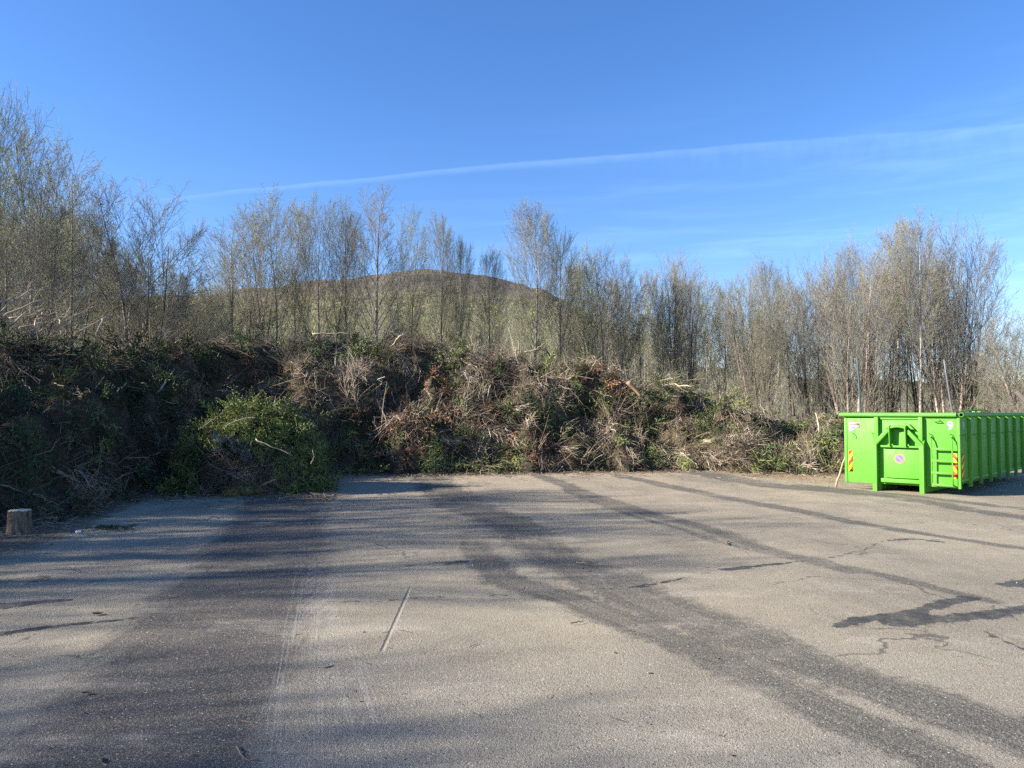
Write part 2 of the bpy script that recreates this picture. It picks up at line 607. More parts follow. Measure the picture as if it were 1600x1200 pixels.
for pts in [[(1085, 882), (1130, 888), (1180, 885), (1240, 880), (1300, 873), (1350, 862), (1380, 848), (1430, 842), (1500, 846)],
            [(900, 920), (985, 915), (1030, 908), (1075, 900), (1110, 893)],
            [(440, 946), (520, 943), (600, 940), (640, 935), (700, 930), (790, 928)],
            [(470, 899), (520, 894), (590, 890), (640, 885), (730, 878)],
            [(0, 988), (80, 976), (150, 972), (215, 965)], [(215, 946), (275, 934)], [(30, 1000), (72, 984)],
            [(1540, 985), (1560, 1000), (1640, 1030)], [(1480, 812), (1600, 830)]]:
    d_, _ = polyline_dist(X, Y, pts)
    crack = np.minimum(crack, d_)
Ysafe = np.maximum(Y, 6)
pxg = 800 + F_PX * X / Ysafe
edge = Y - np.interp(pxg, HP, HB)                      # > 0 under the heap
edge = np.where((pxg > 255) & (pxg < 530) & (Y > 14), np.maximum(edge, Y - 16.6), edge)
edge = edge + np.interp(pxg, [0, 150, 260, 300, 1100, 1200, 1330], [2.2, 1.6, 0.8, 0.25, 0.25, 1.2, 2.0])
edge = np.where(pxg > 1480, -5, edge)
nx_, ny_ = len(xs), len(ys)
ii, jj = np.meshgrid(np.arange(nx_ - 1), np.arange(ny_ - 1))
b_ = (jj * nx_ + ii).ravel()
Q_ = np.stack([b_, b_ + 1, b_ + nx_ + 1, b_ + nx_], -1)
_z = 0.012 * wave(sines(_r, 8, 3, 9), X, Y) * np.clip((Y - 2) / 4, 0, 1) * np.clip((14 - np.abs(X - 2)) / 6, 0, 1)
asphalt_V = np.stack([X, Y, np.maximum(_z, -0.02)], -1).reshape(-1, 3)


def asphalt_build(t, p):
    v = OBJ(t)
    x, y, z = sep(t, v)
    # aggregate
    def vor(scale):
        vn = t.new('ShaderNodeTexVoronoi', feature='F1')
        vn.inputs['Scale'].default_value = scale
        t.put(vn.inputs['Vector'], v)
        return vn.outputs['Distance'], vn.outputs['Color']
    d1, c1 = vor(130)
    d2, c2 = vor(52)
    k1, k2 = sep(t, c1)[0], sep(t, c2)[1]
    big = t.noise(v, 0.22, 5, 0.62)
    mid = t.noise(v, 1.7, 6, 0.68)
    fin_ = t.noise(v, 11, 5, 0.7)
    gr = t.noise(v, 60, 3, 0.7)
    base = t.mix(t.rng(big, 0.38, 0.62), (0.225, 0.191, 0.135), (0.321, 0.270, 0.183))
    base = t.mix(t.rng(y, 9, 20, 0, 0.6), base, (0.362, 0.280, 0.185))            # dusty towards the heap
    base = t.mix(t.rng(mid, 0.35, 0.7, 0.0, 0.5), base, (0.177, 0.150, 0.108))
    base = t.mix(t.rng(fin_, 0.5, 0.75, 0, 0.35), base, (0.340, 0.289, 0.207))
    st1 = t.noise(t.mapping(v, (1.0, 0.45, 1), (0, 0, math.radians(20))), 0.55, 6, 0.66)
    base = t.mix(t.rng(st1, 0.44, 0.66, 0, 0.75), base, (0.166, 0.137, 0.099))
    base = t.mix(t.math('MULTIPLY', t.rng(st1, 0.45, 0.3, 0, 0.5), t.rng(y, 6, 14)), base, (0.301, 0.222, 0.138))
    base = t.mix(t.rng(t.math('ADD', y, t.math('MULTIPLY_ADD', mid, 4.0, -2.0)), 6.5, 4.2, 0, 0.5), base, (0.189, 0.175, 0.143))
    # dark wheel and run-off bands; the left one also has shade painted in
    lng = t.noise(t.mapping(v, (3.2, 0.35, 1), (0, 0, math.radians(28))), 1.6, 6, 0.7)

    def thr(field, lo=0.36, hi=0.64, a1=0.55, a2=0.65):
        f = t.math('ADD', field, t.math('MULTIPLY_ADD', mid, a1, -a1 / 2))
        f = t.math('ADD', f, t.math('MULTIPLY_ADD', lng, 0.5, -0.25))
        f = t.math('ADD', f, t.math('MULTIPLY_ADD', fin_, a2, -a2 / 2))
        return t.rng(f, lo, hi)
    tr = thr(t.attr('track'))
    cx = t.new('ShaderNodeCombineXYZ')
    t.put(cx.inputs[0], t.math('MULTIPLY', t.attr('track'), 4.5))
    t.put(cx.inputs[1], t.math('MULTIPLY', y, 0.35))
    strk = t.noise(cx.outputs[0], 1.0, 5, 0.7)
    tr = t.math('MULTIPLY', tr, t.rng(strk, 0.34, 0.55, 0.66, 1.0))
    tr = t.math('MULTIPLY', tr, t.rng(gr, 0.35, 0.62, 0.68, 1.0))
    base = t.mix(t.math('MULTIPLY', tr, 0.93), base, (0.045, 0.043, 0.037))
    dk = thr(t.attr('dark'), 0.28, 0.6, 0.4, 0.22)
    base = t.mix(t.math('MULTIPLY', dk, 0.92), base, (0.061, 0.054, 0.046))  # darker asphalt and tree shade, both put into the colour
    # brushed tyre scuffs
    sc_ = t.noise(t.mapping(v, (9, 0.22, 1), (0, 0, math.radians(-9))), 1.4, 5, 0.7)
    scm = t.math('MULTIPLY', t.rng(sc_, 0.55, 0.72), t.rng(t.noise(v, 0.35, 2), 0.45, 0.62))
    base = t.mix(t.math('MULTIPLY', scm, 0.4), base, (0.362, 0.312, 0.250))
    tf = t.attr('tread')
    cy = t.new('ShaderNodeCombineXYZ')
    t.put(cy.inputs[0], t.math('MULTIPLY', tf, 14.0))
    t.put(cy.inputs[1], t.math('MULTIPLY', y, 0.5))
    tn_ = t.noise(cy.outputs[0], 1.0, 4, 0.7)
    lug = t.math('SINE', t.math('MULTIPLY', y, 70.0))
    tm_ = t.math('MULTIPLY', t.rng(tf, 0.05, 0.3), t.rng(tn_, 0.48, 0.6))
    tm_ = t.math('MULTIPLY', tm_, t.rng(lug, -0.6, 0.8, 0.45, 1.0))
    base = t.mix(t.math('MULTIPLY', tm_, t.rng(mid, 0.3, 0.6, 0.2, 0.6)), base, (0.388, 0.361, 0.319))
    sc2 = t.noise(t.mapping(v, (5, 0.16, 1), (0, 0, math.radians(38))), 1.3, 5, 0.7)
    base = t.mix(t.rng(sc2, 0.58, 0.75, 0, 0.4), base, (0.096, 0.084, 0.069))
    dust = t.noise(t.mapping(v, (0.5, 1.0, 1), (0, 0, math.radians(-15))), 0.9, 7, 0.72)
    base = t.mix(t.rng(dust, 0.52, 0.68, 0, 0.5), base, (0.367, 0.322, 0.252))
    # single stones
    base = t.mix(t.rng(k1, 0.55, 1.0, 0.0, 0.35), base, (0.420, 0.365, 0.279))
    base = t.mix(t.rng(k1, 0.45, 0.0, 0.0, 0.4), base, (0.061, 0.055, 0.048))
    base = t.mix(t.math('MULTIPLY', t.rng(k2, 0.9, 0.97), t.rng(d2, 0.35, 0.2)), base, (0.522, 0.463, 0.378))
    base = t.mix(t.math('MULTIPLY', t.rng(k2, 0.1, 0.03), t.rng(d2, 0.4, 0.2)), base, (0.040, 0.037, 0.032))
    # wet seeps and cracks
    n5 = t.noise(v, 5.0, 4, 0.7)
    wt = thr(t.math('ADD', t.attr('wet'), t.math('MULTIPLY_ADD', n5, 0.9, -0.45)), 0.46, 0.62, 0.8, 0.8)
    base = t.mix(t.math('MULTIPLY', wt, t.rng(n5, 0.35, 0.65, 0.62, 0.92)), base, (0.031, 0.029, 0.027))
    ck = t.math('ADD', t.attr('crack'), t.math('MULTIPLY_ADD', fin_, 0.16, -0.08))
    ckm = t.math('MULTIPLY', t.rng(ck, 0.035, 0.008), t.rng(mid, 0.36, 0.5))
    base = t.mix(t.math('MULTIPLY', ckm, 0.8), base, (0.026, 0.024, 0.021))
    wv = t.new('ShaderNodeVectorMath', operation='ADD')
    t.put(wv.inputs[0], v)
    nz = t.new('ShaderNodeTexNoise')
    nz.inputs['Scale'].default_value = 2.2
    nz.inputs['Detail'].default_value = 6
    t.put(nz.inputs['Vector'], v)
    t.put(wv.inputs[1], t.vmath('MULTIPLY', nz.outputs['Color'], (0.954, 0.931, 0.000)))
    ve = t.new('ShaderNodeTexVoronoi', feature='DISTANCE_TO_EDGE')
    ve.inputs['Scale'].default_value = 0.42
    t.put(ve.inputs['Vector'], wv.outputs[0])
    net = t.math('MULTIPLY', t.rng(ve.outputs['Distance'], 0.007, 0.002), t.rng(t.noise(v, 0.4, 3), 0.5, 0.6))
    base = t.mix(t.math('MULTIPLY', net, 0.65), base, (0.046, 0.042, 0.038))
    # straight scratch
    A, B = gpt(598, 1024), gpt(646, 911)
    dv = B - A
    L = math.hypot(dv[0], dv[1])
    ux, uy = dv[0] / L, dv[1] / L
    al = t.math('ADD', t.math('MULTIPLY', x, ux), t.math('MULTIPLY_ADD', y, uy, -(A[0] * ux + A[1] * uy)))
    ac = t.math('ADD', t.math('MULTIPLY', x, -uy), t.math('MULTIPLY_ADD', y, ux, (A[0] * uy - A[1] * ux)))
    ac = t.math('ADD', ac, t.math('MULTIPLY_ADD', fin_, 0.016, -0.008))
    inl = t.math('MULTIPLY', t.rng(al, 0.0, 0.12), t.rng(al, L, L - 0.5))
    pale = t.math('MULTIPLY', t.rng(t.math('ABSOLUTE', ac), 0.010, 0.004), inl)
    drk = t.math('MULTIPLY', t.rng(t.math('ABSOLUTE', t.math('ADD', ac, -0.02)), 0.011, 0.005), inl)
    base = t.mix(t.math('MULTIPLY', pale, 0.6), base, (0.461, 0.407, 0.335))
    base = t.mix(t.math('MULTIPLY', drk, 0.7), base, (0.052, 0.048, 0.045))
    # soil spilled from the heap
    e = t.math('ADD', t.attr('edge'), t.math('MULTIPLY_ADD', mid, 1.6, -0.8))
    e = t.math('ADD', e, t.math('MULTIPLY_ADD', fin_, 1.0, -0.5))
    em = t.rng(e, -0.95, -0.15)
    soil = t.ramp(fin_, [(0.35, (0.065, 0.046, 0.030)), (0.5, (0.150, 0.106, 0.065)), (0.66, (0.260, 0.189, 0.115))])
    soil = t.mix(t.rng(x, 4.5, 8.0, 0, 0.75), soil, t.ramp(fin_, [(0.3, (0.160, 0.113, 0.069)), (0.6, (0.401, 0.303, 0.180))]))
    base = t.mix(t.math('MULTIPLY', em, 0.92), base, soil)
    h1 = t.math('MULTIPLY', t.rng(d1, 0.1, 0.6, 1, 0), 0.6)
    hh = t.math('ADD', h1, t.math('ADD', t.math('MULTIPLY', t.rng(d2, 0.1, 0.55, 1, 0), 0.4), t.math('MULTIPLY', gr, 0.5)))
    hh = t.math('ADD', hh, t.math('MULTIPLY', ckm, -1.2))
    hh = t.math('ADD', hh, t.math('MULTIPLY', drk, -1.2))
    hh = t.math('ADD', hh, t.math('MULTIPLY', t.math('MULTIPLY', em, fin_), 4.0))
    set_bump(t, p, hh, 0.6, 0.007)
    t.put(p.inputs['Roughness'], t.rng(wt, 0, 1, 0.85, 0.6))
    return base


M_ASPH = principled('worn_asphalt', asphalt_build, 0.85, 0.25)
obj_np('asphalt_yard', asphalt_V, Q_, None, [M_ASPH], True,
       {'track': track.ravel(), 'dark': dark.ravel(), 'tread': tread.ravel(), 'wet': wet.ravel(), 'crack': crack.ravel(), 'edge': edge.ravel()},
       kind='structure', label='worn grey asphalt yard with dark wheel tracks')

# far hill
hp = np.array([-500, -200, 0, 200, 330, 430, 510, 570, 620, 660, 700, 740, 780, 850, 950, 1100, 1250, 1400, 1600, 1900, 2300], float)
ht = np.array([480, 475, 470, 464, 458, 447, 437, 428, 423, 421, 423, 428, 435, 449, 512, 575, 590, 596, 600, 606, 612], float)
cols = np.linspace(-500, 2300, 260)
rows = np.linspace(0, 1, 40)
HV = []
S4, S5 = sines(_r, 8, 60, 200), sines(_r, 8, 14, 40)
for s_ in rows:
    for c_ in cols:
        dist = 260 + 840 * s_
        yt = np.interp(c_, hp, ht)
        top = CAM_H + (645 - yt) * 1100 / F_PX
        px_x = (c_ - 800) / F_PX * dist
        HV.append((px_x, dist, top * (s_ ** 1.25)))
HV = np.array(HV)
HV[:, 2] += np.clip(HV[:, 2] / 60, 0, 1) * (1.6 * wave(S4, HV[:, 0], HV[:, 1]) + 0.7 * wave(S5, HV[:, 0], HV[:, 1]))
HV[:, 2] -= 0.2
nc, nr = len(cols), len(rows)
back = HV[-nc:].copy()
back[:, 1] += 700
back[:, 2] *= 0.7
HV = np.concatenate([HV, back])
ii, jj = np.meshgrid(np.arange(nc - 1), np.arange(nr))
b_ = (jj * nc + ii).ravel()
obj_np('hill', HV, np.stack([b_, b_ + 1, b_ + nc + 1, b_ + nc], -1), None, [M_HILL], True, None, kind='structure', label='brown heather hill far behind the trees')


# ------------------------------------------------------------------ trees
def grow(P, R, m, t0, t1, len_fn, ang, k, up, jit, rf, rg, tip=0.25, rmin=0.003, env=None):
    n, k0, _ = P.shape
    idx = np.repeat(np.arange(n), m)
    t_ = np.clip(np.tile((np.arange(m) + 0.5) / m, n) + rg.uniform(-0.5, 0.5, n * m) / m, 0, 1)
    t_ = t0 + (t1 - t0) * t_
    f = t_ * (k0 - 1)
    i0 = np.minimum(f.astype(int), k0 - 2)
    fr = (f - i0)[:, None]
    A, B = P[idx, i0], P[idx, i0 + 1]
    pos = A * (1 - fr) + B * fr
    T = norm(B - A)
    r0 = R[idx, i0] * (1 - fr[:, 0]) + R[idx, i0 + 1] * fr[:, 0]
    plen = np.linalg.norm(np.diff(P, axis=1), axis=2).sum(1)[idx]
    ref = np.where(np.abs(T[:, 2:3]) > 0.9, [[1.0, 0, 0]], [[0, 0, 1.0]])
    a1 = norm(np.cross(T, ref))
    a2 = np.cross(T, a1)
    az = np.arange(n * m) * 2.39996 + rg.uniform(-0.6, 0.6, n * m)
    th = np.radians(rg.uniform(ang[0], ang[1], n * m))[:, None]
    d = np.cos(th) * T + np.sin(th) * (np.cos(az)[:, None] * a1 + np.sin(az)[:, None] * a2)
    if env is not None:                    # reach to the skin of an ellipsoid crown
        ea, zc, eb = env
        w_ = np.array([1 / ea, 1 / ea, 1 / eb])
        dd = norm(d + np.array([0, 0, up * 0.5]))
        po, di = (pos - [0, 0, zc]) * w_, dd * w_
        A_, B_, C_ = (di * di).sum(1), (po * di).sum(1), (po * po).sum(1) - 1
        disc_ = B_ * B_ - A_ * C_
        L = np.where(disc_ > 0, (-B_ + np.sqrt(np.maximum(disc_, 0))) / A_, 0.5)
        L = np.clip(L, 0.35, 4.2) * rg.uniform(0.84, 1.03, n * m)
    else:
        L = len_fn(t_, plen) * rg.uniform(0.7, 1.25, n * m)
    pts = [pos]
    st = (L / (k - 1))[:, None]
    for _ in range(k - 1):
        d = norm(d + np.array([0, 0, up / (k - 1)]) + rg.normal(0, jit, d.shape))
        pts.append(pts[-1] + d * st)
    CP = np.stack(pts, 1)
    rb = np.maximum(r0 * rf, rmin)
    CR = np.maximum(rb[:, None] * np.linspace(1, tip, k)[None], rmin * 0.8)
    return CP, CR


def stem_set(n, H, spread, rg, r0, k=12, wob=0.012, foot=0.15, lean=0.0):
    P, R = [], []
    for i in range(n):
        a = i * 2 * math.pi / max(n, 1) + rg.uniform(-0.5, 0.5)
        out = math.radians(spread) * (rg.uniform(0.35, 1.0) if n > 1 else 0.2)
        h = H * (1.0 if i == 0 else rg.uniform(0.74, 0.97)) * (1 - 0.35 * (out / 0.35) ** 2 if n > 4 else 1)
        base = np.array([math.cos(a), math.sin(a), 0]) * (foot if n > 1 else 0)
        d = norm(np.array([math.cos(a) * math.sin(out) + lean, math.sin(a) * math.sin(out), math.cos(out)]))
        pts = [base - np.array([0, 0, 0.25])]
        for j in range(k - 1):
            d = norm(d + np.array([0, 0, 0.03]) + rg.normal(0, wob * 3, 3) * np.array([1, 1, 0.2]))
            pts.append(pts[-1] + d * h / (k - 1) / max(0.7, d[2]) * 0.98)
        P.append(pts)
        R.append(r0 * (1 if i == 0 else rg.uniform(0.6, 0.95)) * (1 - np.linspace(0, 1, k) ** 0.9 * 0.9))
    return np.array(P), np.array(R)


def make_tree(kind, seed):
    """Returns (trunk mesh, crown mesh) of a ten metre tree."""
    rg = np.random.default_rng(seed)
    H = 10.0
    sub = lambda t, p: np.clip(p * 0.42, 0.3, 0.95) * (1.15 - 0.5 * t)
    if kind == 'birch':          # one straight stem, fine rising branches, oval crown
        P0, R0 = stem_set(1, H * 0.97, 3, rg, 0.085, wob=0.008)
        P1, R1 = grow(P0, R0, 42, 0.4, 0.96, None, (30, 44), 6, 0.2, 0.04, 0.32, rg, rmin=0.007, env=(1.65, 7.2, 2.85))
        P2, R2 = grow(P1, R1, 12, 0.2, 0.98, sub, (22, 46), 3, 0.3, 0.08, 0.5, rg, rmin=0.0045)
        m3, bud, bt = 8, 1.1, 0.75
    elif kind == 'sapling':      # thin young tree of the thicket: a clear stem under a slim crown
        P0, R0 = stem_set(1, H * 0.97, 3, rg, 0.07, wob=0.014)
        P1, R1 = grow(P0, R0, 22, 0.44, 0.95, None, (28, 46), 4, 0.2, 0.05, 0.34, rg, rmin=0.008, env=(1.35, 7.4, 2.6))
        P2, R2 = grow(P1, R1, 8, 0.2, 0.98, sub, (24, 48), 3, 0.3, 0.10, 0.55, rg, rmin=0.006)
        m3, bud, bt = 5, 1.5, 0.75
    elif kind == 'open_birch':   # long open lower limbs, fine top
        P0, R0 = stem_set(1, H * 0.97, 2, rg, 0.115, wob=0.008)
        P1, R1 = grow(P0, R0, 34, 0.24, 0.95, None, (36, 48), 8, 0.35, 0.04, 0.38, rg, rmin=0.009, env=(2.0, 6.6, 3.45))
        P2, R2 = grow(P1, R1, 13, 0.25, 0.98, sub, (24, 50), 3, 0.3, 0.08, 0.5, rg, rmin=0.0045)
        m3, bud, bt = 8, 0.3, 0.4
    elif kind == 'alder':        # several dark stems, wide rounded crown
        P0, R0 = stem_set(4, H * 0.95, 10, rg, 0.085, wob=0.014)
        P1, R1 = grow(P0, R0, 18, 0.32, 0.95, None, (32, 54), 6, 0.25, 0.06, 0.38, rg, rmin=0.008, env=(2.6, 6.4, 3.65))
        P2, R2 = grow(P1, R1, 10, 0.25, 0.98, sub, (24, 52), 3, 0.25, 0.10, 0.5, rg, rmin=0.0045)
        m3, bud, bt = 8, 0.3, 0.4
    elif kind == 'willow':       # fanning stems, young leaves towards the tips
        P0, R0 = stem_set(3, H * 0.95, 7, rg, 0.075, wob=0.016)
        P1, R1 = grow(P0, R0, 19, 0.4, 0.95, None, (24, 42), 6, 0.25, 0.05, 0.36, rg, rmin=0.008, env=(2.0, 7.0, 3.05))
        P2, R2 = grow(P1, R1, 10, 0.25, 0.98, sub, (22, 46), 3, 0.25, 0.10, 0.5, rg, rmin=0.0045)
        m3, bud, bt = 7, 1.2, 0.75
    elif kind == 'fan':          # dense upright dome of many stems
        P0, R0 = stem_set(7, H * 0.94, 14, rg, 0.085, wob=0.010, foot=0.35)
        P1, R1 = grow(P0, R0, 15, 0.16, 0.95, None, (20, 38), 6, 0.2, 0.04, 0.38, rg, rmin=0.008, env=(2.9, 5.7, 4.35))
        P2, R2 = grow(P1, R1, 11, 0.2, 0.98, sub, (18, 40), 3, 0.25, 0.06, 0.5, rg, rmin=0.0045)
        m3, bud, bt = 7, 0.5, 0.7
    else:                        # leafy: fine crown hazed with small new leaves
        P0, R0 = stem_set(2, H * 0.96, 4, rg, 0.075, wob=0.012)
        P1, R1 = grow(P0, R0, 25, 0.36, 0.95, None, (30, 50), 6, 0.2, 0.05, 0.36, rg, rmin=0.007, env=(1.85, 6.9, 3.15))
        P2, R2 = grow(P1, R1, 10, 0.2, 0.98, sub, (24, 50), 3, 0.15, 0.10, 0.5, rg, rmin=0.0045)
        m3, bud, bt = 6, 2.8, 0.8
    P3, R3 = grow(P2, R2, m3, 0.12, 1.0, lambda t, p: np.maximum(p * 0.5 * (1.15 - 0.6 * t), 0.16), (22, 50), 2, 0.12, 0.14, 0.6, rg, 0.5, 0.0042 if kind != 'sapling' else 0.0058)
    Pl, Rl = grow(P0, R0, 5 if len(P0) < 3 else 2, 0.2, 0.44, lambda t, p: 1.2 + 0 * t, (40, 62), 5, 0.4, 0.06, 0.25, rg, rmin=0.008)
    Pm_, Rm_ = grow(Pl, Rl, 5, 0.25, 1.0, lambda t, p: 0.5 + 0 * t, (25, 50), 2, 0.2, 0.1, 0.6, rg, rmin=0.006)
    zt = 10.0 / max(P3[..., 2].max(), P0[..., 2].max())
    for A_ in (P0, P1, P2, P3, Pl, Pm_):
        A_[..., 2] *= zt
    bark = {'birch': M_BIRCH, 'open_birch': M_BIRCH, 'alder': M_ALDER, 'willow': M_ALDER, 'fan': M_OAKY, 'leafy': M_BIRCH, 'sapling': M_BIRCH}[kind]
    R0 = R0 * 1.25
    tg = Geo().tubes(P0, R0, 8, 0.5)
    cg = Geo()
    cg.tubes(P1, R1, 4, rg.uniform(0.25, 0.6, len(P1)))
    cg.tubes(Pl, Rl, 4, rg.uniform(0.3, 0.6, len(Pl)))
    cg.tubes(Pm_, Rm_, 3, rg.uniform(0.3, 0.7, len(Pm_)))
    cg.tubes(P2, R2, 3, rg.uniform(0.25, 0.75, len(P2)))
    cg.tubes(P3, R3, 3, rg.uniform(0.3, 0.95, len(P3)))
    nb = int(len(P3) * bud)
    bgx = Geo()
    i = rg.integers(0, len(P3), nb)
    f = rg.uniform(0.3, 1.0, nb)[:, None]
    C = P3[i, 0] * (1 - f) + P3[i, -1] * f
    ls = 0.042 if kind in ('leafy', 'willow') else 0.032
    bgx.leaves(C, norm(rg.normal(0, 1, (nb, 3)) + [0, 0, 0.3]), norm(rg.normal(0, 1, (nb, 3))), rg.uniform(0.6, 1.3, nb) * ls, rg.uniform(0.5, 0.8, nb) * ls, np.clip(rg.normal(bt, 0.2, nb), 0, 1))
    Vc, Qc, Tc, Ac = cg.arrays()
    Vb, Qb, Tb, Ab = bgx.arrays()
    me = mesh_np('crown_' + kind, np.concatenate([Vc, Vb]), np.concatenate([Qc, Qb + len(Vc)]), None, [M_TWIG, M_BUD], True,
                 {'tone': np.concatenate([Ac, Ab])}, np.concatenate([np.zeros(len(Qc), int), np.ones(len(Qb), int)]))
    return tg.mesh('trunk_' + kind, bark), me


PROTO = {}
for kind, n_ in (('birch', 3), ('open_birch', 1), ('alder', 2), ('willow', 2), ('fan', 2), ('leafy', 2), ('sapling', 3)):
    PROTO[kind] = [make_tree(kind, 100 + 17 * i + len(kind) * 7) for i in range(n_)]
TREE_NAME = {'birch': 'birch_tree', 'open_birch': 'birch_tree', 'alder': 'alder_tree', 'willow': 'willow_tree', 'fan': 'birch_clump', 'leafy': 'leafing_tree', 'sapling': 'young_tree'}
_tr = random.Random(11)


def tree(kind, px, top, Yd, label, wide=1.0, var=None, group=None, z=0.0, rz=None):
    P = at(px, top, Yd)
    s = (P[2] - z) / 10.0
    if kind not in ('fan', 'alder'):
        wide *= 0.78
    o = empty(TREE_NAME[kind], (P[0], Yd, z), _tr.uniform(0, 6.28) if rz is None else rz, label=label, cat='tree', group=group)
    o.scale = (s * wide, s * wide, s)
    tm, cm = PROTO[kind][(var if var is not None else _tr.randrange(99)) % len(PROTO[kind])]
    fin(bpy.data.objects.new('trunk', tm), parent=o)
    fin(bpy.data.objects.new('crown', cm), parent=o)
    return o


ORD = ('leftmost', 'second from the left', 'third from the left', 'fourth from the left', 'fifth from the left', 'sixth from the left', 'seventh from the left', 'eighth from the left', 'third from the right', 'second from the right', 'rightmost')
# trees one can single out
for a in [
        ('willow', 8, 118, 25.5, 'tallest tree at the far left, thin crown cut by the picture edge', 0.9, 0),
        ('leafy', 66, 180, 26.5, 'pale green leafing tree beside the tallest one at far left', 0.85, 0),
        ('willow', 108, 215, 28.0, 'leaning grey willow with spreading twigs, right of the pale green leafing tree', 1.0, 1),
        ('leafy', -45, 160, 24.0, 'leafing tree half outside the left picture edge', 0.9, 1),
        ('alder', 30, 300, 23.5, 'low spreading bare tree above the dark left end of the heap', 1.0, 1),
        ('alder', 226, 268, 29.0, 'dark many-stemmed alder standing alone left of the gap in the trees', 0.92, 0),
        ('willow', 420, 284, 34.0, 'forked willow with leaf tufts at its top, right of the gap', 1.0, 1),
        ('alder', 378, 318, 35.0, 'dark slanting bare tree at the right edge of the gap', 0.8, 1),
        ('birch', 470, 306, 37.0, 'narrow bare birch between the forked willow and the many-stemmed willow', 0.75, 0),
        ('willow', 508, 293, 35.5, 'willow with stems fanning up from one foot, left of the tall open birch', 0.85, 0),
        ('birch', 545, 312, 36.0, 'crooked thin birch just left of the tall open birch', 0.7, 1),
        ('open_birch', 592, 279, 34.0, 'tall open birch with white trunk and long rising lower limbs', 1.0, 0),
        ('leafy', 638, 312, 37.0, 'pale green twin-stemmed birch just right of the tall open birch', 0.62, 0),
        ('birch', 687, 323, 38.0, 'slim birch with spindle-shaped crown standing before the hill top', 0.62, 2),
        ('birch', 722, 362, 38.5, 'thin small birch between the spindle-shaped birch and the paired birches', 0.5, 0),
        ('birch', 768, 374, 39.0, 'small upright birch where the hill slopes down', 0.66, 1),
        ('birch', 828, 307, 36.0, 'tall broad birch with cone-shaped crown above the middle of the heap', 0.92, 0),
        ('birch', 876, 350, 36.5, 'bare birch right beside the tall cone-shaped birch', 0.8, 2),
        ('leafy', 915, 368, 39.0, 'greenish birch two places right of the tall cone-shaped birch', 0.66, 1),
        ('alder', 953, 372, 37.0, 'forked grey tree above the bend of the heap ridge', 0.7, 0),
        ('fan', 1335, 345, 34.5, 'broad dense birch clump behind the left end of the green container', 0.95, 0),
        ('fan', 1268, 392, 37.0, 'smaller birch clump left of the broad one behind the container', 0.8, 1),
        ('birch', 1432, 318, 32.5, 'tallest straight birch behind the container, brown trunk', 0.85, 1),
        ('fan', 1478, 330, 33.5, 'wide-spreading bare tree rising behind the container corner', 0.85, 1),
        ('birch', 1400, 335, 34.0, 'slim birch left of the tallest birch behind the container', 0.72, 0),
        ('fan', 1690, 430, 34.0, 'tall pale bush-like tree just outside the right picture edge', 1.0, 1),
        ('alder', 1572, 500, 36.0, 'low bare tree in the gap right of the wide-spreading one', 1.0, 0),
        ('fan', 1612, 455, 31.0, 'low pale bush-like tree at the right picture edge', 1.1, 0),
        ('fan', 1185, 382, 36.0, 'rounded birch clump behind the right shoulder of the heap', 0.66, 0),
        ('fan', 1060, 384, 38.0, 'dense pale birch clump behind the right half of the heap', 0.7, 1)]:
    tree(*a)

# the dense row behind: nothing tells these apart
rowlab = 'slender bare birch in the dense row behind the right half of the heap'
for i, px in enumerate(np.arange(895, 1262, 15.0)):
    top = np.interp(px, [890, 950, 1000, 1060, 1100, 1150, 1200, 1260], [372, 385, 396, 396, 412, 396, 392, 402])
    tree(('birch', 'sapling', 'leafy', 'sapling')[i % 4], px + _tr.uniform(-7, 7), top + _tr.uniform(2, 42), _tr.uniform(37, 48), rowlab, _tr.uniform(0.6, 0.8), group='birches in the dense row')
for i, px in enumerate(np.arange(1290, 1520, 21.0)):
    top = np.interp(px, [1290, 1340, 1400, 1480, 1520], [372, 356, 350, 350, 390])
    tree(('sapling', 'fan', 'birch')[i % 3], px + _tr.uniform(-8, 8), top + _tr.uniform(8, 60), _tr.uniform(36, 44),
         'bare tree in the thicket behind the green container, ' + ORD[i], _tr.uniform(0.6, 0.8), group='trees in the thicket behind the container')
for i, px in enumerate(np.arange(356, 890, 14.0)):
    tree(('sapling', 'leafy', 'sapling', 'sapling')[i % 4], px + _tr.uniform(-8, 8), _tr.uniform(430, 500), _tr.uniform(38, 52),
         'young thin tree in the thicket between the heap and the hill', _tr.uniform(0.6, 0.85), group='young trees behind the middle of the heap')
for i, px in enumerate(np.arange(-30, 350, 14.0)):
    top = np.interp(px, [-30, 60, 130, 200, 300, 350], [250, 270, 305, 360, 408, 425])
    tree(('leafy', 'sapling', 'birch', 'leafy')[i % 4], px + _tr.uniform(-9, 9), top + _tr.uniform(0, 70), _tr.uniform(29, 44),
         'bushy leafing tree in the thicket behind the dark left end of the heap', _tr.uniform(0.75, 1.0), group='trees behind the left end of the heap')
for i, (px, top) in enumerate([(338, 394), (352, 425), (322, 432), (306, 440)]):
    tree('leafy', px, top, 56 + 3 * i, ('tallest yellow-green leafing tree deep in the gap of the tree row', 'yellow-green leafing tree right of the tallest one in the gap', 'lower yellow-green leafing tree just left of the tallest one in the gap', 'leftmost yellow-green leafing tree in the gap, beside the dark alder')[i], 0.75, group='yellow-green trees in the gap')

# woods further back: one mass
rg = np.random.default_rng(77)


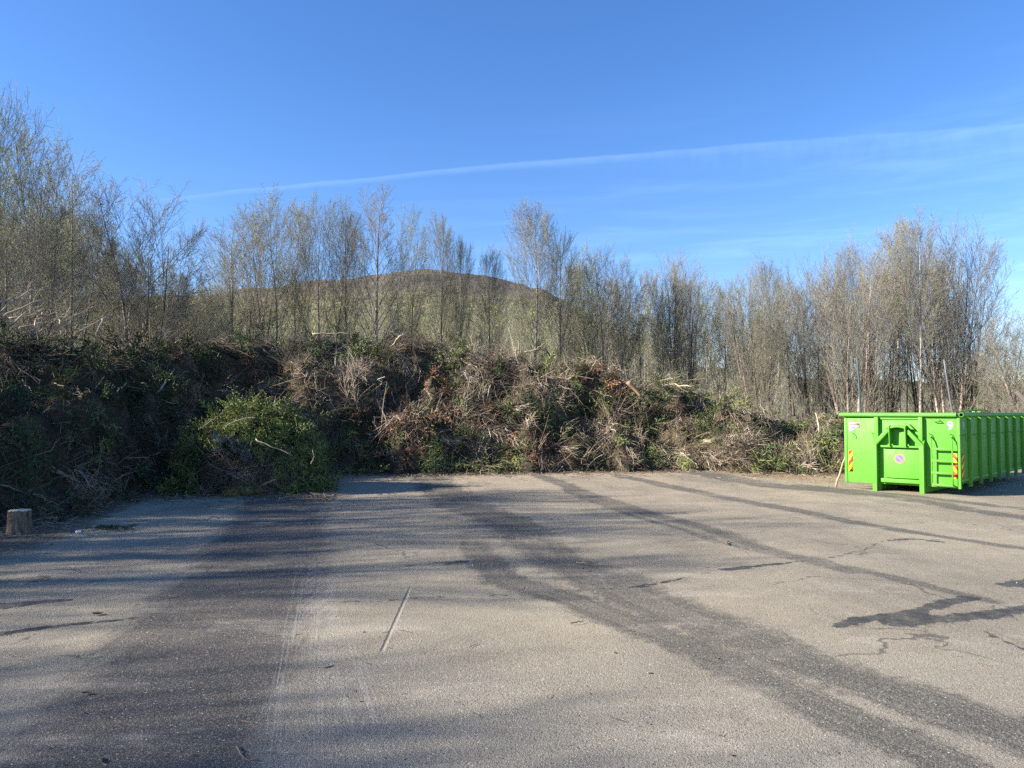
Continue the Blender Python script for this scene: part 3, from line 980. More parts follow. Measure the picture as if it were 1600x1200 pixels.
def low_tree(seed, H=10.0, bush=False, far=False):
    r_ = np.random.default_rng(seed)
    if far:
        P0, R0 = stem_set(2, H, 5, r_, 0.1, k=4, wob=0.02)
        P1, R1 = grow(P0, R0, 26, 0.12, 0.98, lambda t, p: H * 0.24 * np.clip((1 - t) * 2.2, 0.2, 1), (28, 60), 2, 0.6, 0.09, 0.45, r_, rmin=0.03)
        G = Geo().tubes(P0, R0, 3, r_.uniform(0.4, 0.9, len(P0)))
        G.tubes(P1, R1, 3, r_.uniform(0.3, 0.9, len(P1)))
        n = 200
        i = r_.integers(0, len(P1), n)
        f = r_.uniform(0.1, 1.05, n)[:, None]
        B = Geo().leaves(P1[i, 0] * (1 - f) + P1[i, -1] * f + r_.normal(0, 0.2, (n, 3)), norm(r_.normal(0, 1, (n, 3))), norm(r_.normal(0, 1, (n, 3))), 0.36, 0.12, r_.uniform(0.0, 0.6, n))
        return G.arrays(), B.arrays()
    if bush:
        P0, R0 = stem_set(7, H, 24, r_, 0.07, k=6, wob=0.03, foot=0.9)
        P1, R1 = grow(P0, R0, 7, 0.15, 0.98, lambda t, p: H * 0.26 * (1.1 - 0.6 * t), (20, 55), 3, 0.4, 0.1, 0.5, r_, rmin=0.012)
        P2, R2 = grow(P1, R1, 5, 0.15, 1.0, lambda t, p: p * 0.5, (22, 60), 2, 0.2, 0.14, 0.6, r_, 0.5, 0.011)
    else:
        P0, R0 = stem_set(2, H, 5, r_, 0.09, k=6, wob=0.02)
        P1, R1 = grow(P0, R0, 14, 0.2, 0.98, lambda t, p: H * 0.22 * np.clip((1 - t) * 2.2, 0.15, 1), (26, 50), 3, 0.6, 0.09, 0.45, r_, rmin=0.012)
        P2, R2 = grow(P1, R1, 8, 0.15, 1.0, lambda t, p: p * 0.48, (22, 60), 2, 0.3, 0.14, 0.6, r_, 0.5, 0.011)
    G = Geo()
    G.tubes(P0, R0, 4, r_.uniform(0.3, 0.9, len(P0)))
    G.tubes(P1, R1, 3, r_.uniform(0.2, 0.7, len(P1)))
    G.tubes(P2, R2, 3, r_.uniform(0.3, 0.9, len(P2)))
    n = len(P2) * (1 if bush else 2)
    i = r_.integers(0, len(P2), n)
    f = r_.uniform(0.2, 1, n)[:, None]
    B = Geo().leaves(P2[i, 0] * (1 - f) + P2[i, -1] * f, norm(r_.normal(0, 1, (n, 3))), norm(r_.normal(0, 1, (n, 3))), (0.12 if bush else 0.12), (0.07 if bush else 0.08), r_.uniform(0.15, 0.6, n))
    return G.arrays(), B.arrays()


def place(x, y, z, s, sz, rz):
    c, s_ = math.cos(rz), math.sin(rz)
    return np.array([[c * s, -s_ * s, 0, x], [s_ * s, c * s, 0, y], [0, 0, sz, z]])


protos = [low_tree(300 + i) for i in range(4)]
GW, GB = Geo(), Geo()
for i in range(170):
    px = rg.uniform(-60, 1720) if i % 5 < 2 else (rg.uniform(780, 1290) if i % 5 < 4 else rg.uniform(1480, 1720))
    Yd = rg.uniform(52, 100)
    top = np.interp(px, [0, 200, 350, 500, 700, 850, 1000, 1200, 1300, 1600], [420, 436, 436, 455, 460, 446, 440, 452, 530, 545]) + rg.uniform(-5, 60)
    P = at(px, top, Yd)
    s = max(P[2], 2.5) / 10
    pr = protos[i % 4]
    M = place(P[0], Yd, 0, max(s, 0.65), s, rg.uniform(0, 6.28))[None]
    GW.scatter(pr[0], M, [rg.uniform(-0.1, 0.25)])
    GB.scatter(pr[1], M, [rg.uniform(0.0, 0.45)])
fprotos = [low_tree(350 + i, far=True) for i in range(3)]
for i in range(230):
    px = rg.uniform(-80, 1250) if i % 3 else rg.uniform(420, 900)
    Yd = rg.uniform(105, 300)
    hz_ = 0.0
    if Yd > 262:
        hz_ = (CAM_H + (645 - np.interp(px, hp, ht)) * 1100 / F_PX) * ((Yd - 260) / 840) ** 1.25
    top = np.interp(px, [0, 200, 350, 450, 560, 650, 760, 850, 1000, 1250], [425, 432, 436, 442, 446, 446, 450, 462, 505, 570]) + rg.uniform(0, 55)
    P = at(px, top, Yd)
    s = np.clip((P[2] - hz_), 5, 34) / 10
    M = place(P[0], Yd, hz_, min(s, 1.3), s, rg.uniform(0, 6.28))[None]
    GW.scatter(fprotos[i % 3][0], M, [rg.uniform(-0.1, 0.25)])
    GB.scatter(fprotos[i % 3][1], M, [rg.uniform(0.0, 0.45)])
def stuff_pair(name, G1, G2, label, cat):
    V1, Q1, T1, A1 = G1.arrays()
    V2, Q2, T2, A2 = G2.arrays()
    me = mesh_np(name, np.concatenate([V1, V2]), np.concatenate([Q1, Q2 + len(V1)]), None, [M_TWIG, M_BUD], True,
                 {'tone': np.concatenate([A1, A2])}, np.concatenate([np.zeros(len(Q1), int), np.ones(len(Q2), int)]))
    return fin(bpy.data.objects.new(name, me), label=label, cat=cat, kind='stuff')


stuff_pair('woodland', GW, GB, 'far olive-brown wood reading as one mass below the hill', 'woodland')

bprotos = [low_tree(400 + i, bush=True) for i in range(3)]
GW, GB = Geo(), Geo()
for i in range(95):
    px = rg.uniform(-60, 1680)
    if 330 < px < 860 and i % 3:
        px = rg.uniform(900, 1680)
    near = np.interp(px, HP, HR) + 1.5 if px < 1480 else 25.5
    Yd = near + rg.uniform(0, 11)
    top = np.interp(px, [0, 300, 500, 800, 1000, 1200, 1320, 1500, 1680], [490, 500, 496, 520, 545, 580, 604, 606, 592]) + rg.uniform(-26, 36)
    P = at(px, top, Yd)
    s = max(P[2], 1.6) / 10
    M = place(P[0], Yd, 0, s * rg.uniform(0.8, 1.2), s, rg.uniform(0, 6.28))[None]
    pr = bprotos[i % 3]
    GW.scatter(pr[0], M, [rg.uniform(-0.3, 0.05)])
    GB.scatter(pr[1], M, [rg.uniform(-0.1, 0.3)])
stuff_pair('undergrowth', GW, GB, 'bare brown scrub between the tree trunks', 'undergrowth')

# ------------------------------------------------------------------ clump shapes for the heap
def bez(p0, p1, p2, k):
    u = np.linspace(0, 1, k)[None, :, None]
    return (1 - u) ** 2 * p0[:, None] + 2 * u * (1 - u) * p1[:, None] + u ** 2 * p2[:, None]


def cl_brush(seed, n=34, L=1.1, r=0.006, spread=0.5):
    """A bundle of bare twigs lying along +x, fanning out."""
    r_ = np.random.default_rng(seed)
    p0 = r_.normal(0, 0.10, (n, 3)) * [1.6, 1, 0.6]
    d = norm(np.stack([np.ones(n), r_.normal(0, spread, n), r_.normal(0.12, spread * 0.55, n)], 1))
    ln = r_.uniform(0.35, 1, n)[:, None] * L
    p2 = p0 + d * ln
    p1 = p0 + d * ln * 0.5 + r_.normal(0, 0.13, (n, 3)) * L
    P = bez(p0, p1, p2, 3)
    R = r * r_.uniform(0.5, 1.4, n)[:, None] * np.linspace(1, 0.45, 3)[None]
    G = Geo()
    tn = r_.uniform(0.15, 0.85, n)
    G.tubes(P, R, 3, tn)
    C, CR = grow(P, R, 1, 0.35, 0.95, lambda t, p: p * 0.35, (20, 55), 2, 0.1, 0.15, 0.7, r_, 0.6, 0.003)
    G.tubes(C, CR, 3, tn)
    return G.arrays()


def cl_straw(seed, n=55, L=0.8):
    """A tuft of dry bent grass and stalks."""
    r_ = np.random.default_rng(seed)
    p0 = r_.normal(0, 0.14, (n, 3)) * [1.3, 1.3, 0.4]
    d = norm(np.stack([r_.normal(0.7, 0.5, n), r_.normal(0, 0.6, n), r_.uniform(-0.1, 0.7, n)], 1))
    ln = r_.uniform(0.3, 1, n)[:, None] * L
    p1 = p0 + d * ln * 0.6
    p2 = p0 + d * ln + np.stack([r_.normal(0.1, 0.2, n), r_.normal(0, 0.2, n), -r_.uniform(0.05, 0.5, n)], 1) * L
    P = bez(p0, p1, p2, 3)
    R = 0.0055 * r_.uniform(0.5, 1.2, n)[:, None] * np.array([1, 0.9, 0.35])[None]
    return Geo().tubes(P, R, 3, r_.uniform(0.1, 1, n)).arrays()


def cl_frond(seed, L=0.95, n=34, w=0.012):
    """A flat conifer bough: a bent stem with side sprays, each a pair of crossed needle ribbons."""
    r_ = np.random.default_rng(seed)
    stem = bez(np.zeros((1, 3)), np.array([[L * 0.5, 0, 0.2]]), np.array([[L, r_.normal(0, 0.1), -0.05]]), 7)
    G = Geo()
    S, SR = grow(stem, np.full((1, 7), 0.012), n, 0.06, 1.0, lambda t, p: L * 0.48 * (1.08 - t), (38, 68), 3, -0.15, 0.05, 0.5, r_, rmin=0.004)
    S[:, :, 2] = S[:, :, 2] * 0.45 + 0.05
    S2, _ = grow(S, SR, 3, 0.2, 0.95, lambda t, p: p * 0.42 * (1.1 - 0.5 * t), (35, 60), 2, -0.1, 0.08, 0.6, r_)
    for PP, ww, tt in ((stem, w * 0.8, 0.25), (S, w, 0.5), (S2, w * 1.0, 0.62)):
        k = PP.shape[1]
        T = norm(np.diff(PP, axis=1, append=PP[:, -1:] * 2 - PP[:, -2:-1]))
        up = norm(np.array([0, 0, 1.0]) + r_.normal(0, 0.3, (len(PP), 1, 3)))
        for rot in ((0, 1) if PP is S else (0,)):
            A = norm(np.cross(T, np.broadcast_to(up, T.shape)))
            if rot:
                A = np.cross(T, A)
            wv = ww * np.linspace(1, 0.45, k)[None, :, None] * (1.0 if not rot else 0.7)
            V = np.stack([PP + A * wv, PP - A * wv], 2).reshape(-1, 3)
            b = (np.arange(len(PP))[:, None] * k + np.arange(k - 1)[None]).ravel() * 2
            G.add(V, np.stack([b, b + 1, b + 3, b + 2], -1), None, np.repeat(np.clip(r_.normal(tt, 0.12, len(PP)), 0, 1), k * 2))
    return G.arrays()


def cl_leafy(seed, L=0.6, n=9, per=24, ls=0.046):
    """A spray of hedge clippings: thin shoots set with small leaves."""
    r_ = np.random.default_rng(seed)
    p0 = r_.normal(0, 0.06, (n, 3))
    d = norm(np.stack([np.ones(n), r_.normal(0, 0.6, n), r_.normal(0.3, 0.45, n)], 1))
    P = bez(p0, p0 + d * L * 0.5 + [0, 0, 0.08], p0 + d * L * r_.uniform(0.6, 1.1, n)[:, None] - [0, 0, 0.05], 3)
    m = n * per
    i = np.repeat(np.arange(n), per)
    f = r_.uniform(0.1, 1, m) * 2
    a = np.minimum(f.astype(int), 1)
    fr = (f - a)[:, None]
    C = P[i, a] * (1 - fr) + P[i, a + 1] * fr
    dd = norm(d[i] * 0.6 + r_.normal(0, 0.7, (m, 3)))
    G = Geo().leaves(C, dd, norm(r_.normal(0, 0.6, (m, 3)) + [0, 0, 1]), r_.uniform(0.6, 1.3, m) * ls, r_.uniform(0.35, 0.6, m) * ls, np.clip(r_.normal(0.45, 0.2, m), 0, 1))
    G.tubes(P, np.full((n, 3), 0.004), 3, 0.15)
    return G.arrays()


BR = [cl_brush(1, 14, 0.75, 0.008, 0.7), cl_brush(2, 11, 1.0, 0.010, 0.5), cl_brush(3, 17, 0.55, 0.007, 1.0), cl_brush(4, 8, 1.3, 0.013, 0.5)]
ST = [cl_straw(11, 24, 0.5), cl_straw(12, 28, 0.38), cl_straw(13, 18, 0.7)]
FR = [cl_frond(21, 0.8, 17, 0.014), cl_frond(22, 1.05, 20, 0.014), cl_frond(23, 0.6, 15, 0.014)]
LF = [cl_leafy(31), cl_leafy(32, 0.45, 8), cl_leafy(33, 0.8, 8)]


def frames(P, N, rg_, tilt=0.24, down=0.35, sc=(0.55, 1.05), zs=1.0):
    """Random orientation on the surface: x roughly in the surface, partly downhill."""
    n = len(P)
    t = rg_.normal(0, 1, (n, 3))
    dn = N * N[:, 2:3] - np.array([0, 0, 1.0])
    dn = norm(dn) * 0.9
    t = norm(t - (t * N).sum(1, keepdims=True) * N) + dn * down
    X_ = norm(t + N * rg_.normal(tilt * 0.5, tilt, n)[:, None])
    Y_ = norm(np.cross(N, X_))
    Z_ = np.cross(X_, Y_)
    s = rg_.uniform(sc[0], sc[1], n)[:, None]
    return np.stack([X_ * s, Y_ * s, Z_ * s * zs, P], -1)


# spruces outside the picture on the left, whose shade lies over the yard
def make_spruce(seed):
    r_ = np.random.default_rng(seed)
    fr = cl_frond(seed + 900, 1.0, 9, 0.05)
    n = 330
    t = r_.uniform(0.06, 1, n) ** 0.85
    a = np.arange(n) * 2.39996
    rad = 1.75 * (1 - t) ** 0.85 + 0.12
    d = np.stack([np.cos(a), np.sin(a), -0.25 + 0.5 * t], -1)
    Xd = norm(d)
    Yd_ = norm(np.cross(np.tile([0, 0, 1.0], (n, 1)), Xd))
    Zd = np.cross(Xd, Yd_)
    sc_ = (rad * r_.uniform(0.8, 1.2, n))[:, None]
    Pp = np.stack([np.zeros(n), np.zeros(n), t * 10.0], -1)
    Ms = np.stack([Xd * sc_, Yd_ * sc_, Zd * sc_, Pp], -1)
    G = Geo().scatter(fr, Ms, r_.normal(-0.05, 0.08, n))
    tk = Geo().tubes(np.array([[0, 0, -0.2], [0, 0, 4], [0.05, 0, 8], [0, 0, 10.2]])[None], np.array([[0.16, 0.12, 0.05, 0.012]]), 8)
    return tk.mesh('trunk_spruce', M_ALDER), G.mesh('crown_spruce', M_CONIF)


SPRUCE = [make_spruce(1), make_spruce(2)]
for i, (x, y, h, w) in enumerate([(-20.5, 4.9, 8.0, 1.0), (-20.5, 6.3, 8.8, 1.0), (-19.6, 7.7, 8.4, 1.1), (-21, 9.2, 9.0, 1.1), (-20, 10.6, 8.6, 1.1), (-20.4, 12.1, 8.8, 1.1),
                                  (-19.8, 13.6, 7.9, 1.05), (-20.2, 15.2, 7.9, 1.05), (-19.6, 17.0, 8.6, 1.05), (-20.0, 18.8, 9.2, 1.05), (-20.4, 20.6, 9.0, 1.0), (-20.2, 22.4, 8.6, 1.0), (-22.5, 17.6, 9.6, 1.1)]):
    o = empty('spruce_tree', (x, y, 0), i * 1.3, label='spruce outside the picture shading the left of the yard', cat='tree', group='spruces shading the yard')
    o.scale = (h / 10 * w, h / 10 * w, h / 10)
    tm, cm = SPRUCE[i % 2]
    fin(bpy.data.objects.new('trunk', tm), parent=o)
    fin(bpy.data.objects.new('crown', cm), parent=o)
for i, (x, y, h, w, kd) in enumerate([(-21.5, 5.4, 12.2, 1.0, 'fan'), (-22, 7.6, 13.0, 1.0, 'leafy'), (-21.5, 9.8, 12.6, 1.0, 'fan'), (-22, 12.0, 11.6, 1.0, 'leafy'),
                                      (-19, 0.7, 9.6, 0.9, 'fan'), (-18.5, -0.8, 9.8, 1.0, 'leafy'), (-21, -0.2, 11.5, 0.9, 'fan')]):
    o = empty('birch_tree', (x, y, 0), i * 1.7, label='bare tree outside the picture dappling the left of the yard', cat='tree', group='bare trees shading the yard')
    o.scale = (h / 10 * w, h / 10 * w, h / 10)
    tm, cm = PROTO[kd][i % 2]
    fin(bpy.data.objects.new('trunk', tm), parent=o)
    fin(bpy.data.objects.new('crown', cm), parent=o)

# heap body
heap = empty('brush_heap', (0, 24, 0), label='long high heap of garden waste, brush and conifer cuttings along the yard', cat='brush heap')
hx, hy = np.linspace(-15.5, 13.5, 300), np.linspace(10.8, 33, 170)
X, Y = np.meshgrid(hx, hy)
Zh = heap_h(X, Y)
Zh = np.maximum(Zh, -0.4)
ii, jj = np.meshgrid(np.arange(299), np.arange(169))
b_ = (jj * 300 + ii).ravel()
Qh = np.stack([b_, b_ + 1, b_ + 301, b_ + 300], -1)
Zf = Zh.ravel()
Qh = Qh[(Zf[Qh] > -0.25).any(1)]
V = np.stack([X - 0, Y - 24, Zh], -1).reshape(-1, 3)
obj_np('core', V, Qh, None, [M_SOIL], True, None, parent=heap, kind='stuff')

rg = np.random.default_rng(909)
NS = 3900
px = rg.uniform(-140, 1440, NS * 2)
s_ = rg.beta(1.0, 1.05, NS * 2) * 1.22 - 0.03
yb, yr = np.interp(px, HP, HB), np.interp(px, HP, HR)
Ys = yb + s_ * (yr - yb)
Xs = (px - 800) / F_PX * Ys
keep = rg.uniform(0, 1, NS * 2) < np.clip((yr - yb) * Ys / 120, 0.25, 1)
px, s_, Xs, Ys = px[keep][:NS], s_[keep][:NS], Xs[keep][:NS], Ys[keep][:NS]
Hs = np.maximum(heap_h(Xs, Ys), 0.0)
N_ = heap_n(Xs, Ys)
P_ = np.stack([Xs, Ys - 24, Hs], -1)
KA, KB, KC = sines(rg, 7, 1.6, 4.5), sines(rg, 7, 2.0, 5.0), sines(rg, 7, 1.5, 4.0)
ka, kb, kc = wave(KA, Xs, Ys), wave(KB, Xs, Ys), wave(KC, Xs, Ys)
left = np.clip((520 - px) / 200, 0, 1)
right = np.clip((px - 960) / 150, 0, 1)
crest = np.clip((s_ - 0.8) * 6, 0, 1)
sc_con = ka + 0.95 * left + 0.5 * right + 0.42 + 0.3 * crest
sc_str = kb + 0.3 * (1 - left) - 1.2 * crest
sc_bru = 0.35 * kc + 0.7
sc_lea = wave(sines(rg, 7, 1.2, 3.0), Xs, Ys) - 0.75 + 0.35 * right
sc_rus = wave(sines(rg, 7, 1.4, 3.4), Xs, Ys) - 0.8 + 0.3 * (1 - left) * (1 - right)
cat = np.argmax(np.stack([sc_con, sc_str, sc_bru, sc_lea, sc_rus]) + rg.normal(0, 0.45, (5, len(Xs))), 0)
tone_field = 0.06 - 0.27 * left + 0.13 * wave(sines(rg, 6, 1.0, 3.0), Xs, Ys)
for c, (nm, protos_, mat, k) in enumerate((('conifer_cuttings', FR, M_CONIF, 1), ('dry_grass', ST, M_STRAW, 1), ('dead_brush', BR, M_BRUSH, 2), ('leafy_clippings', LF, M_LEAFY, 1), ('withered_fronds', FR, M_RUST, 1))):
    G = Geo()
    sel = np.where(cat == c)[0]
    for rep in range(k):
        for j, pr in enumerate(protos_):
            q_ = sel[(sel + rep) % len(protos_) == j]
            if len(q_):
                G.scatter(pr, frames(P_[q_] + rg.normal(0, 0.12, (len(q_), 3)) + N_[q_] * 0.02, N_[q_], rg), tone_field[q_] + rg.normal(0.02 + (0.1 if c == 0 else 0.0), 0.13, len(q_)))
    # every kind also gets a thin sprinkling of bare twigs elsewhere
    G.obj(nm, mat, parent=heap, kind='stuff')
G = Geo()
q_ = rg.choice(len(Xs), 260, replace=False)
for j, pr in enumerate(BR):
    e_ = q_[q_ % 4 == j]
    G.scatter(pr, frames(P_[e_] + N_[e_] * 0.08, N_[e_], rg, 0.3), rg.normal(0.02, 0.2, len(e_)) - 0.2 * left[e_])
m_ = 230
fpx = rg.uniform(-60, 1420, m_)
fY = np.where((fpx > 250) & (fpx < 540), 16.5, np.interp(fpx, HP, HB)) + 0.15 - rg.exponential(0.32, m_)
fP = np.stack([(fpx - 800) / F_PX * fY, fY - 24, np.full(m_, 0.02)], -1)
for j, pr in enumerate((BR[0], BR[2], ST[1])):
    e_ = np.arange(m_)[np.arange(m_) % 3 == j]
    G.scatter(pr, frames(fP[e_], np.tile([0, 0, 1.0], (len(e_), 1)), rg, 0.04, 0.0, (0.35, 0.75), 0.3), rg.normal(-0.05, 0.15, len(e_)))
G.obj('loose_twigs', M_BRUSH, parent=heap, kind='stuff')


# ------------------------------------------------------------------ single branches and boughs lying on the heap
def branch(name, pts, r, label, mat=M_BRUSH, tone=0.85, forks=0, lift=0.12, cat='branch', group=None, seed=0, raw=None, jit=1.0):
    rb = np.random.default_rng(seed + len(label))
    P = np.array(raw) if raw is not None else np.array([heap_hit(x, y, lift) for x, y in pts])
    o_ = P[0].copy()
    k = 9
    u = np.linspace(0, len(P) - 1, k)
    C = np.stack([np.interp(u, np.arange(len(P)), P[:, i]) for i in range(3)], 1) - o_
    C[1:-1] += rb.normal(0, 0.022, (k - 2, 3)) * jit * min(1, np.linalg.norm(C[-1]))
    R = r * np.linspace(1, 0.55, k)
    G = Geo().tubes(C, R, 6, tone, cap=True)
    if forks:
        c2, r2_ = grow(C[None], R[None], forks, 0.3, 0.97, lambda t, p: p * 0.34, (22, 50), 4, 0.1, 0.1, 0.5, rb, 0.5, 0.005)
        G.tubes(c2, r2_, 4, tone)
        c3, r3_ = grow(c2, r2_, 3, 0.3, 0.97, lambda t, p: p * 0.4, (22, 50), 3, 0.1, 0.1, 0.6, rb, 0.5, 0.004)
        G.tubes(c3, r3_, 3, tone - 0.1)
    return _loc(G.obj(name, mat, label=label, cat=cat, group=group), o_)


def _loc(o, p):
    o.location = p
    return o


for i, (pts, r, lab, tone, forks) in enumerate([
        ([(490, 605), (512, 620), (530, 648)], 0.022, 'long pale bent branch lying left of the bare dead shrub', 0.97, 2),
        ([(470, 618), (500, 627)], 0.026, 'short whitish forked branch just left of the long pale bent branch', 1.0, 4),
        ([(246, 613), (258, 598), (272, 576)], 0.028, 'pale split stick slanting up in the dark left part of the heap', 0.85, 0),
        ([(183, 612), (197, 598)], 0.02, 'short pale stick poking out above the clipping mound, in the shade', 0.8, 1),
        ([(148, 783), (179, 754), (228, 720)], 0.024, 'grey branch slanting up from the ground between stump and clipping mound', 0.6, 2),
        ([(159, 795), (143, 780), (127, 760)], 0.018, 'thin bowed grey branch touching the ground right of the stump', 0.65, 0),
        ([(78, 730), (100, 742), (122, 752)], 0.05, 'thick grey log end in the dark brush above the stump', 0.5, 0),
        ([(0, 758), (45, 770), (96, 793)], 0.02, 'long thin grey branch just above the stump', 0.55, 3),
        ([(488, 522), (520, 520), (548, 521)], 0.022, 'pale log lying flat on the heap ridge', 0.7, 0),
        ([(820, 550), (838, 545), (853, 536)], 0.028, 'grey stick jutting up at the ridge right of the dark green bough', 0.6, 0),
        ([(682, 638), (695, 646), (709, 660)], 0.024, 'pale straight stick in the middle of the heap', 0.95, 1),
        ([(737, 698), (746, 696), (755, 703)], 0.018, 'small white curved stick low in the heap', 1.0, 0),
        ([(790, 668), (800, 681), (812, 697)], 0.02, 'yellowish peeled stick low in the heap, right of the white curved stick', 0.97, 0),
        ([(1050, 600), (1075, 604), (1100, 611)], 0.024, 'pale stick lying on top of the right shoulder of the heap', 0.75, 0),
        ([(1125, 723), (1143, 714), (1158, 701)], 0.026, 'brown bare branch at the foot of the right shoulder', 0.7, 2),
        ([(913, 592), (922, 578), (931, 565)], 0.026, 'thick brown branch sticking up near the right end of the tall ridge', 0.75, 1),
        ([(1020, 620), (1060, 619), (1101, 621)], 0.014, 'long thin straight stick across the right shoulder', 0.85, 0),
        ([(455, 565), (475, 590), (482, 612)], 0.016, 'bare twig hanging above the pale forked branch', 0.6, 3),
        ([(610, 545), (622, 527), (630, 521)], 0.022, 'pale stick pointing up on the ridge behind the dead shrub', 0.9, 0),
        ([(650, 690), (672, 660), (690, 628)], 0.016, 'thin brown branch rising through the withered fronds', 0.75, 4),
        ([(860, 690), (890, 702), (930, 722)], 0.022, 'brown forked branch near the foot of the middle heap', 0.8, 4),
        ([(1000, 715), (1030, 722), (1060, 724)], 0.018, 'thin pale branch lying along the foot of the heap', 0.9, 1),
        ([(720, 560), (745, 575), (765, 598)], 0.016, 'slanting thin branch below the purple-brown bush', 0.8, 3),
        ([(880, 620), (905, 632), (940, 640)], 0.018, 'pale crooked branch in the right middle of the heap', 0.9, 3),
        ([(1200, 700), (1230, 690), (1262, 690)], 0.018, 'pale branch in the low right end of the heap', 0.85, 2)]):
    branch('branch', pts, r, lab, tone=tone, forks=forks, seed=i)

# brushwood tipped on the left ridge
LIMBS = [((-10, 506), (72, 468)), ((5, 516), (66, 482)), ((14, 497), (104, 497)), ((48, 524), (66, 488)), ((0, 488), (58, 452)), ((60, 520), (120, 490)),
                            ((150, 522), (172, 488)), ((96, 522), (88, 484)), ((30, 512), (120, 508)), ((-10, 478), (40, 470)), ((120, 520), (180, 505))]
LIMBS.sort(key=lambda q_: q_[0][0] + q_[1][0])
for i, (a, b) in enumerate(LIMBS):
    A_, B_ = at(*a, 20.0 + i * 0.15), at(*b, 20.6 + i * 0.2)
    branch('branch', None, 0.03 - 0.001 * i, 'pale grey bare limb on the left ridge of the heap, ' + ORD[i], tone=0.78, forks=4, group='limbs on the left ridge', seed=40 + i, raw=[A_, (A_ + B_) / 2 + [0, 0, 0.12], B_])

rb = np.random.default_rng(31)
for i in range(70):
    x = rb.uniform(20, 1300)
    y = rb.uniform(np.interp(x, HP, HT) + 30, 715)
    if 270 < x < 520 and y > 620:
        y -= 110
    a, L = rb.uniform(-1.2, 1.2) + (math.pi if rb.random() < 0.5 else 0), rb.uniform(14, 42)
    branch('stick', [(x, y), (x + L * 0.5 * math.cos(a) + rb.normal(0, 3), y + L * 0.5 * math.sin(a) * 0.8), (x + L * math.cos(a), y + L * math.sin(a) * 0.8)],
           rb.uniform(0.008, 0.016), 'loose bare stick lying among the brush of the heap', tone=rb.uniform(0.35, 0.9), forks=int(rb.integers(0, 4)), lift=0.2,
           cat='stick', group='loose sticks on the heap', seed=100 + i)

lc = heap_hit(991, 610, 0.1)
branch('log', None, 0.085, 'short orange-brown log near the right shoulder of the heap', mat=M_RUST, tone=0.95, cat='log', jit=0.2, raw=[lc + [-0.2, -0.1, 0.27], lc + [0, -0.08, 0.05], lc + [0.2, -0.1, -0.2]])
branch('stake', None, 0.028, 'pale wooden stake standing in the low right end of the heap', mat=M_POLEWOOD, tone=0.7, cat='stake', raw=[at(1281, 676, 23.6), at(1278, 660, 23.6), at(1274, 645, 23.6)])
branch('dark_post', None, 0.05, 'short dark post standing at the right end of the heap', tone=0.15, cat='post', raw=[at(1240, 650, 25.0), at(1239, 638, 25.0), at(1238, 624, 25.0)])

# dead shrub standing in the heap
rs = np.random.default_rng(8)
Pd, Rd = stem_set(3, 2.3, 20, rs, 0.03, k=7, wob=0.05, foot=0.03)
P1, R1 = grow(Pd, Rd, 7, 0.25, 0.97, lambda t, p: 0.75 * (1.2 - t), (22, 45), 5, 0.35, 0.1, 0.6, rs, rmin=0.007)
P2, R2 = grow(P1, R1, 5, 0.2, 1.0, lambda t, p: p * 0.45, (20, 45), 3, 0.2, 0.12, 0.6, rs, rmin=0.005)
sh = empty('dead_shrub', heap_hit(556, 645), 0.3, label='bare forked dead shrub propped on the heap, left of its middle', cat='shrub')
sh.rotation_euler = (math.radians(14), math.radians(-22), 0.3)
Geo().tubes(Pd, Rd, 6, 0.72).obj('stem', M_BRUSH, parent=sh)
G = Geo().tubes(P1, R1, 4, 0.72)
G.tubes(P2, R2, 3, 0.66).obj('twigs', M_BRUSH, parent=sh)


def bough(name, x, y, n, protos_, mat, label, cat, sc=1.0, tone=0.15, seed=0, spread=0.24, lift=0.1, tilt=0.4, flat=None):
    rr = np.random.default_rng(seed + 500)
    c = heap_hit(x, y, 0.1)
    Xc, Yc = c[0] + rr.normal(0, spread, n), c[1] + rr.normal(0, spread * 0.6, n)
    Pc = np.stack([Xc, Yc, heap_h(Xc, Yc) + rr.uniform(0.0, lift * 2, n)], -1) - c
    Nn = heap_n(Xc, Yc)
    G = Geo()
    for j, pr in enumerate(protos_):
        q_ = np.arange(n)[np.arange(n) % len(protos_) == j]
        if len(q_):
            G.scatter(pr, frames(Pc[q_], Nn[q_], rr, tilt, 0.6, (0.65 * sc, 1.1 * sc)), rr.normal(tone, 0.1, len(q_)))
    return _loc(G.obj(name, mat, label=label, cat=cat), c)


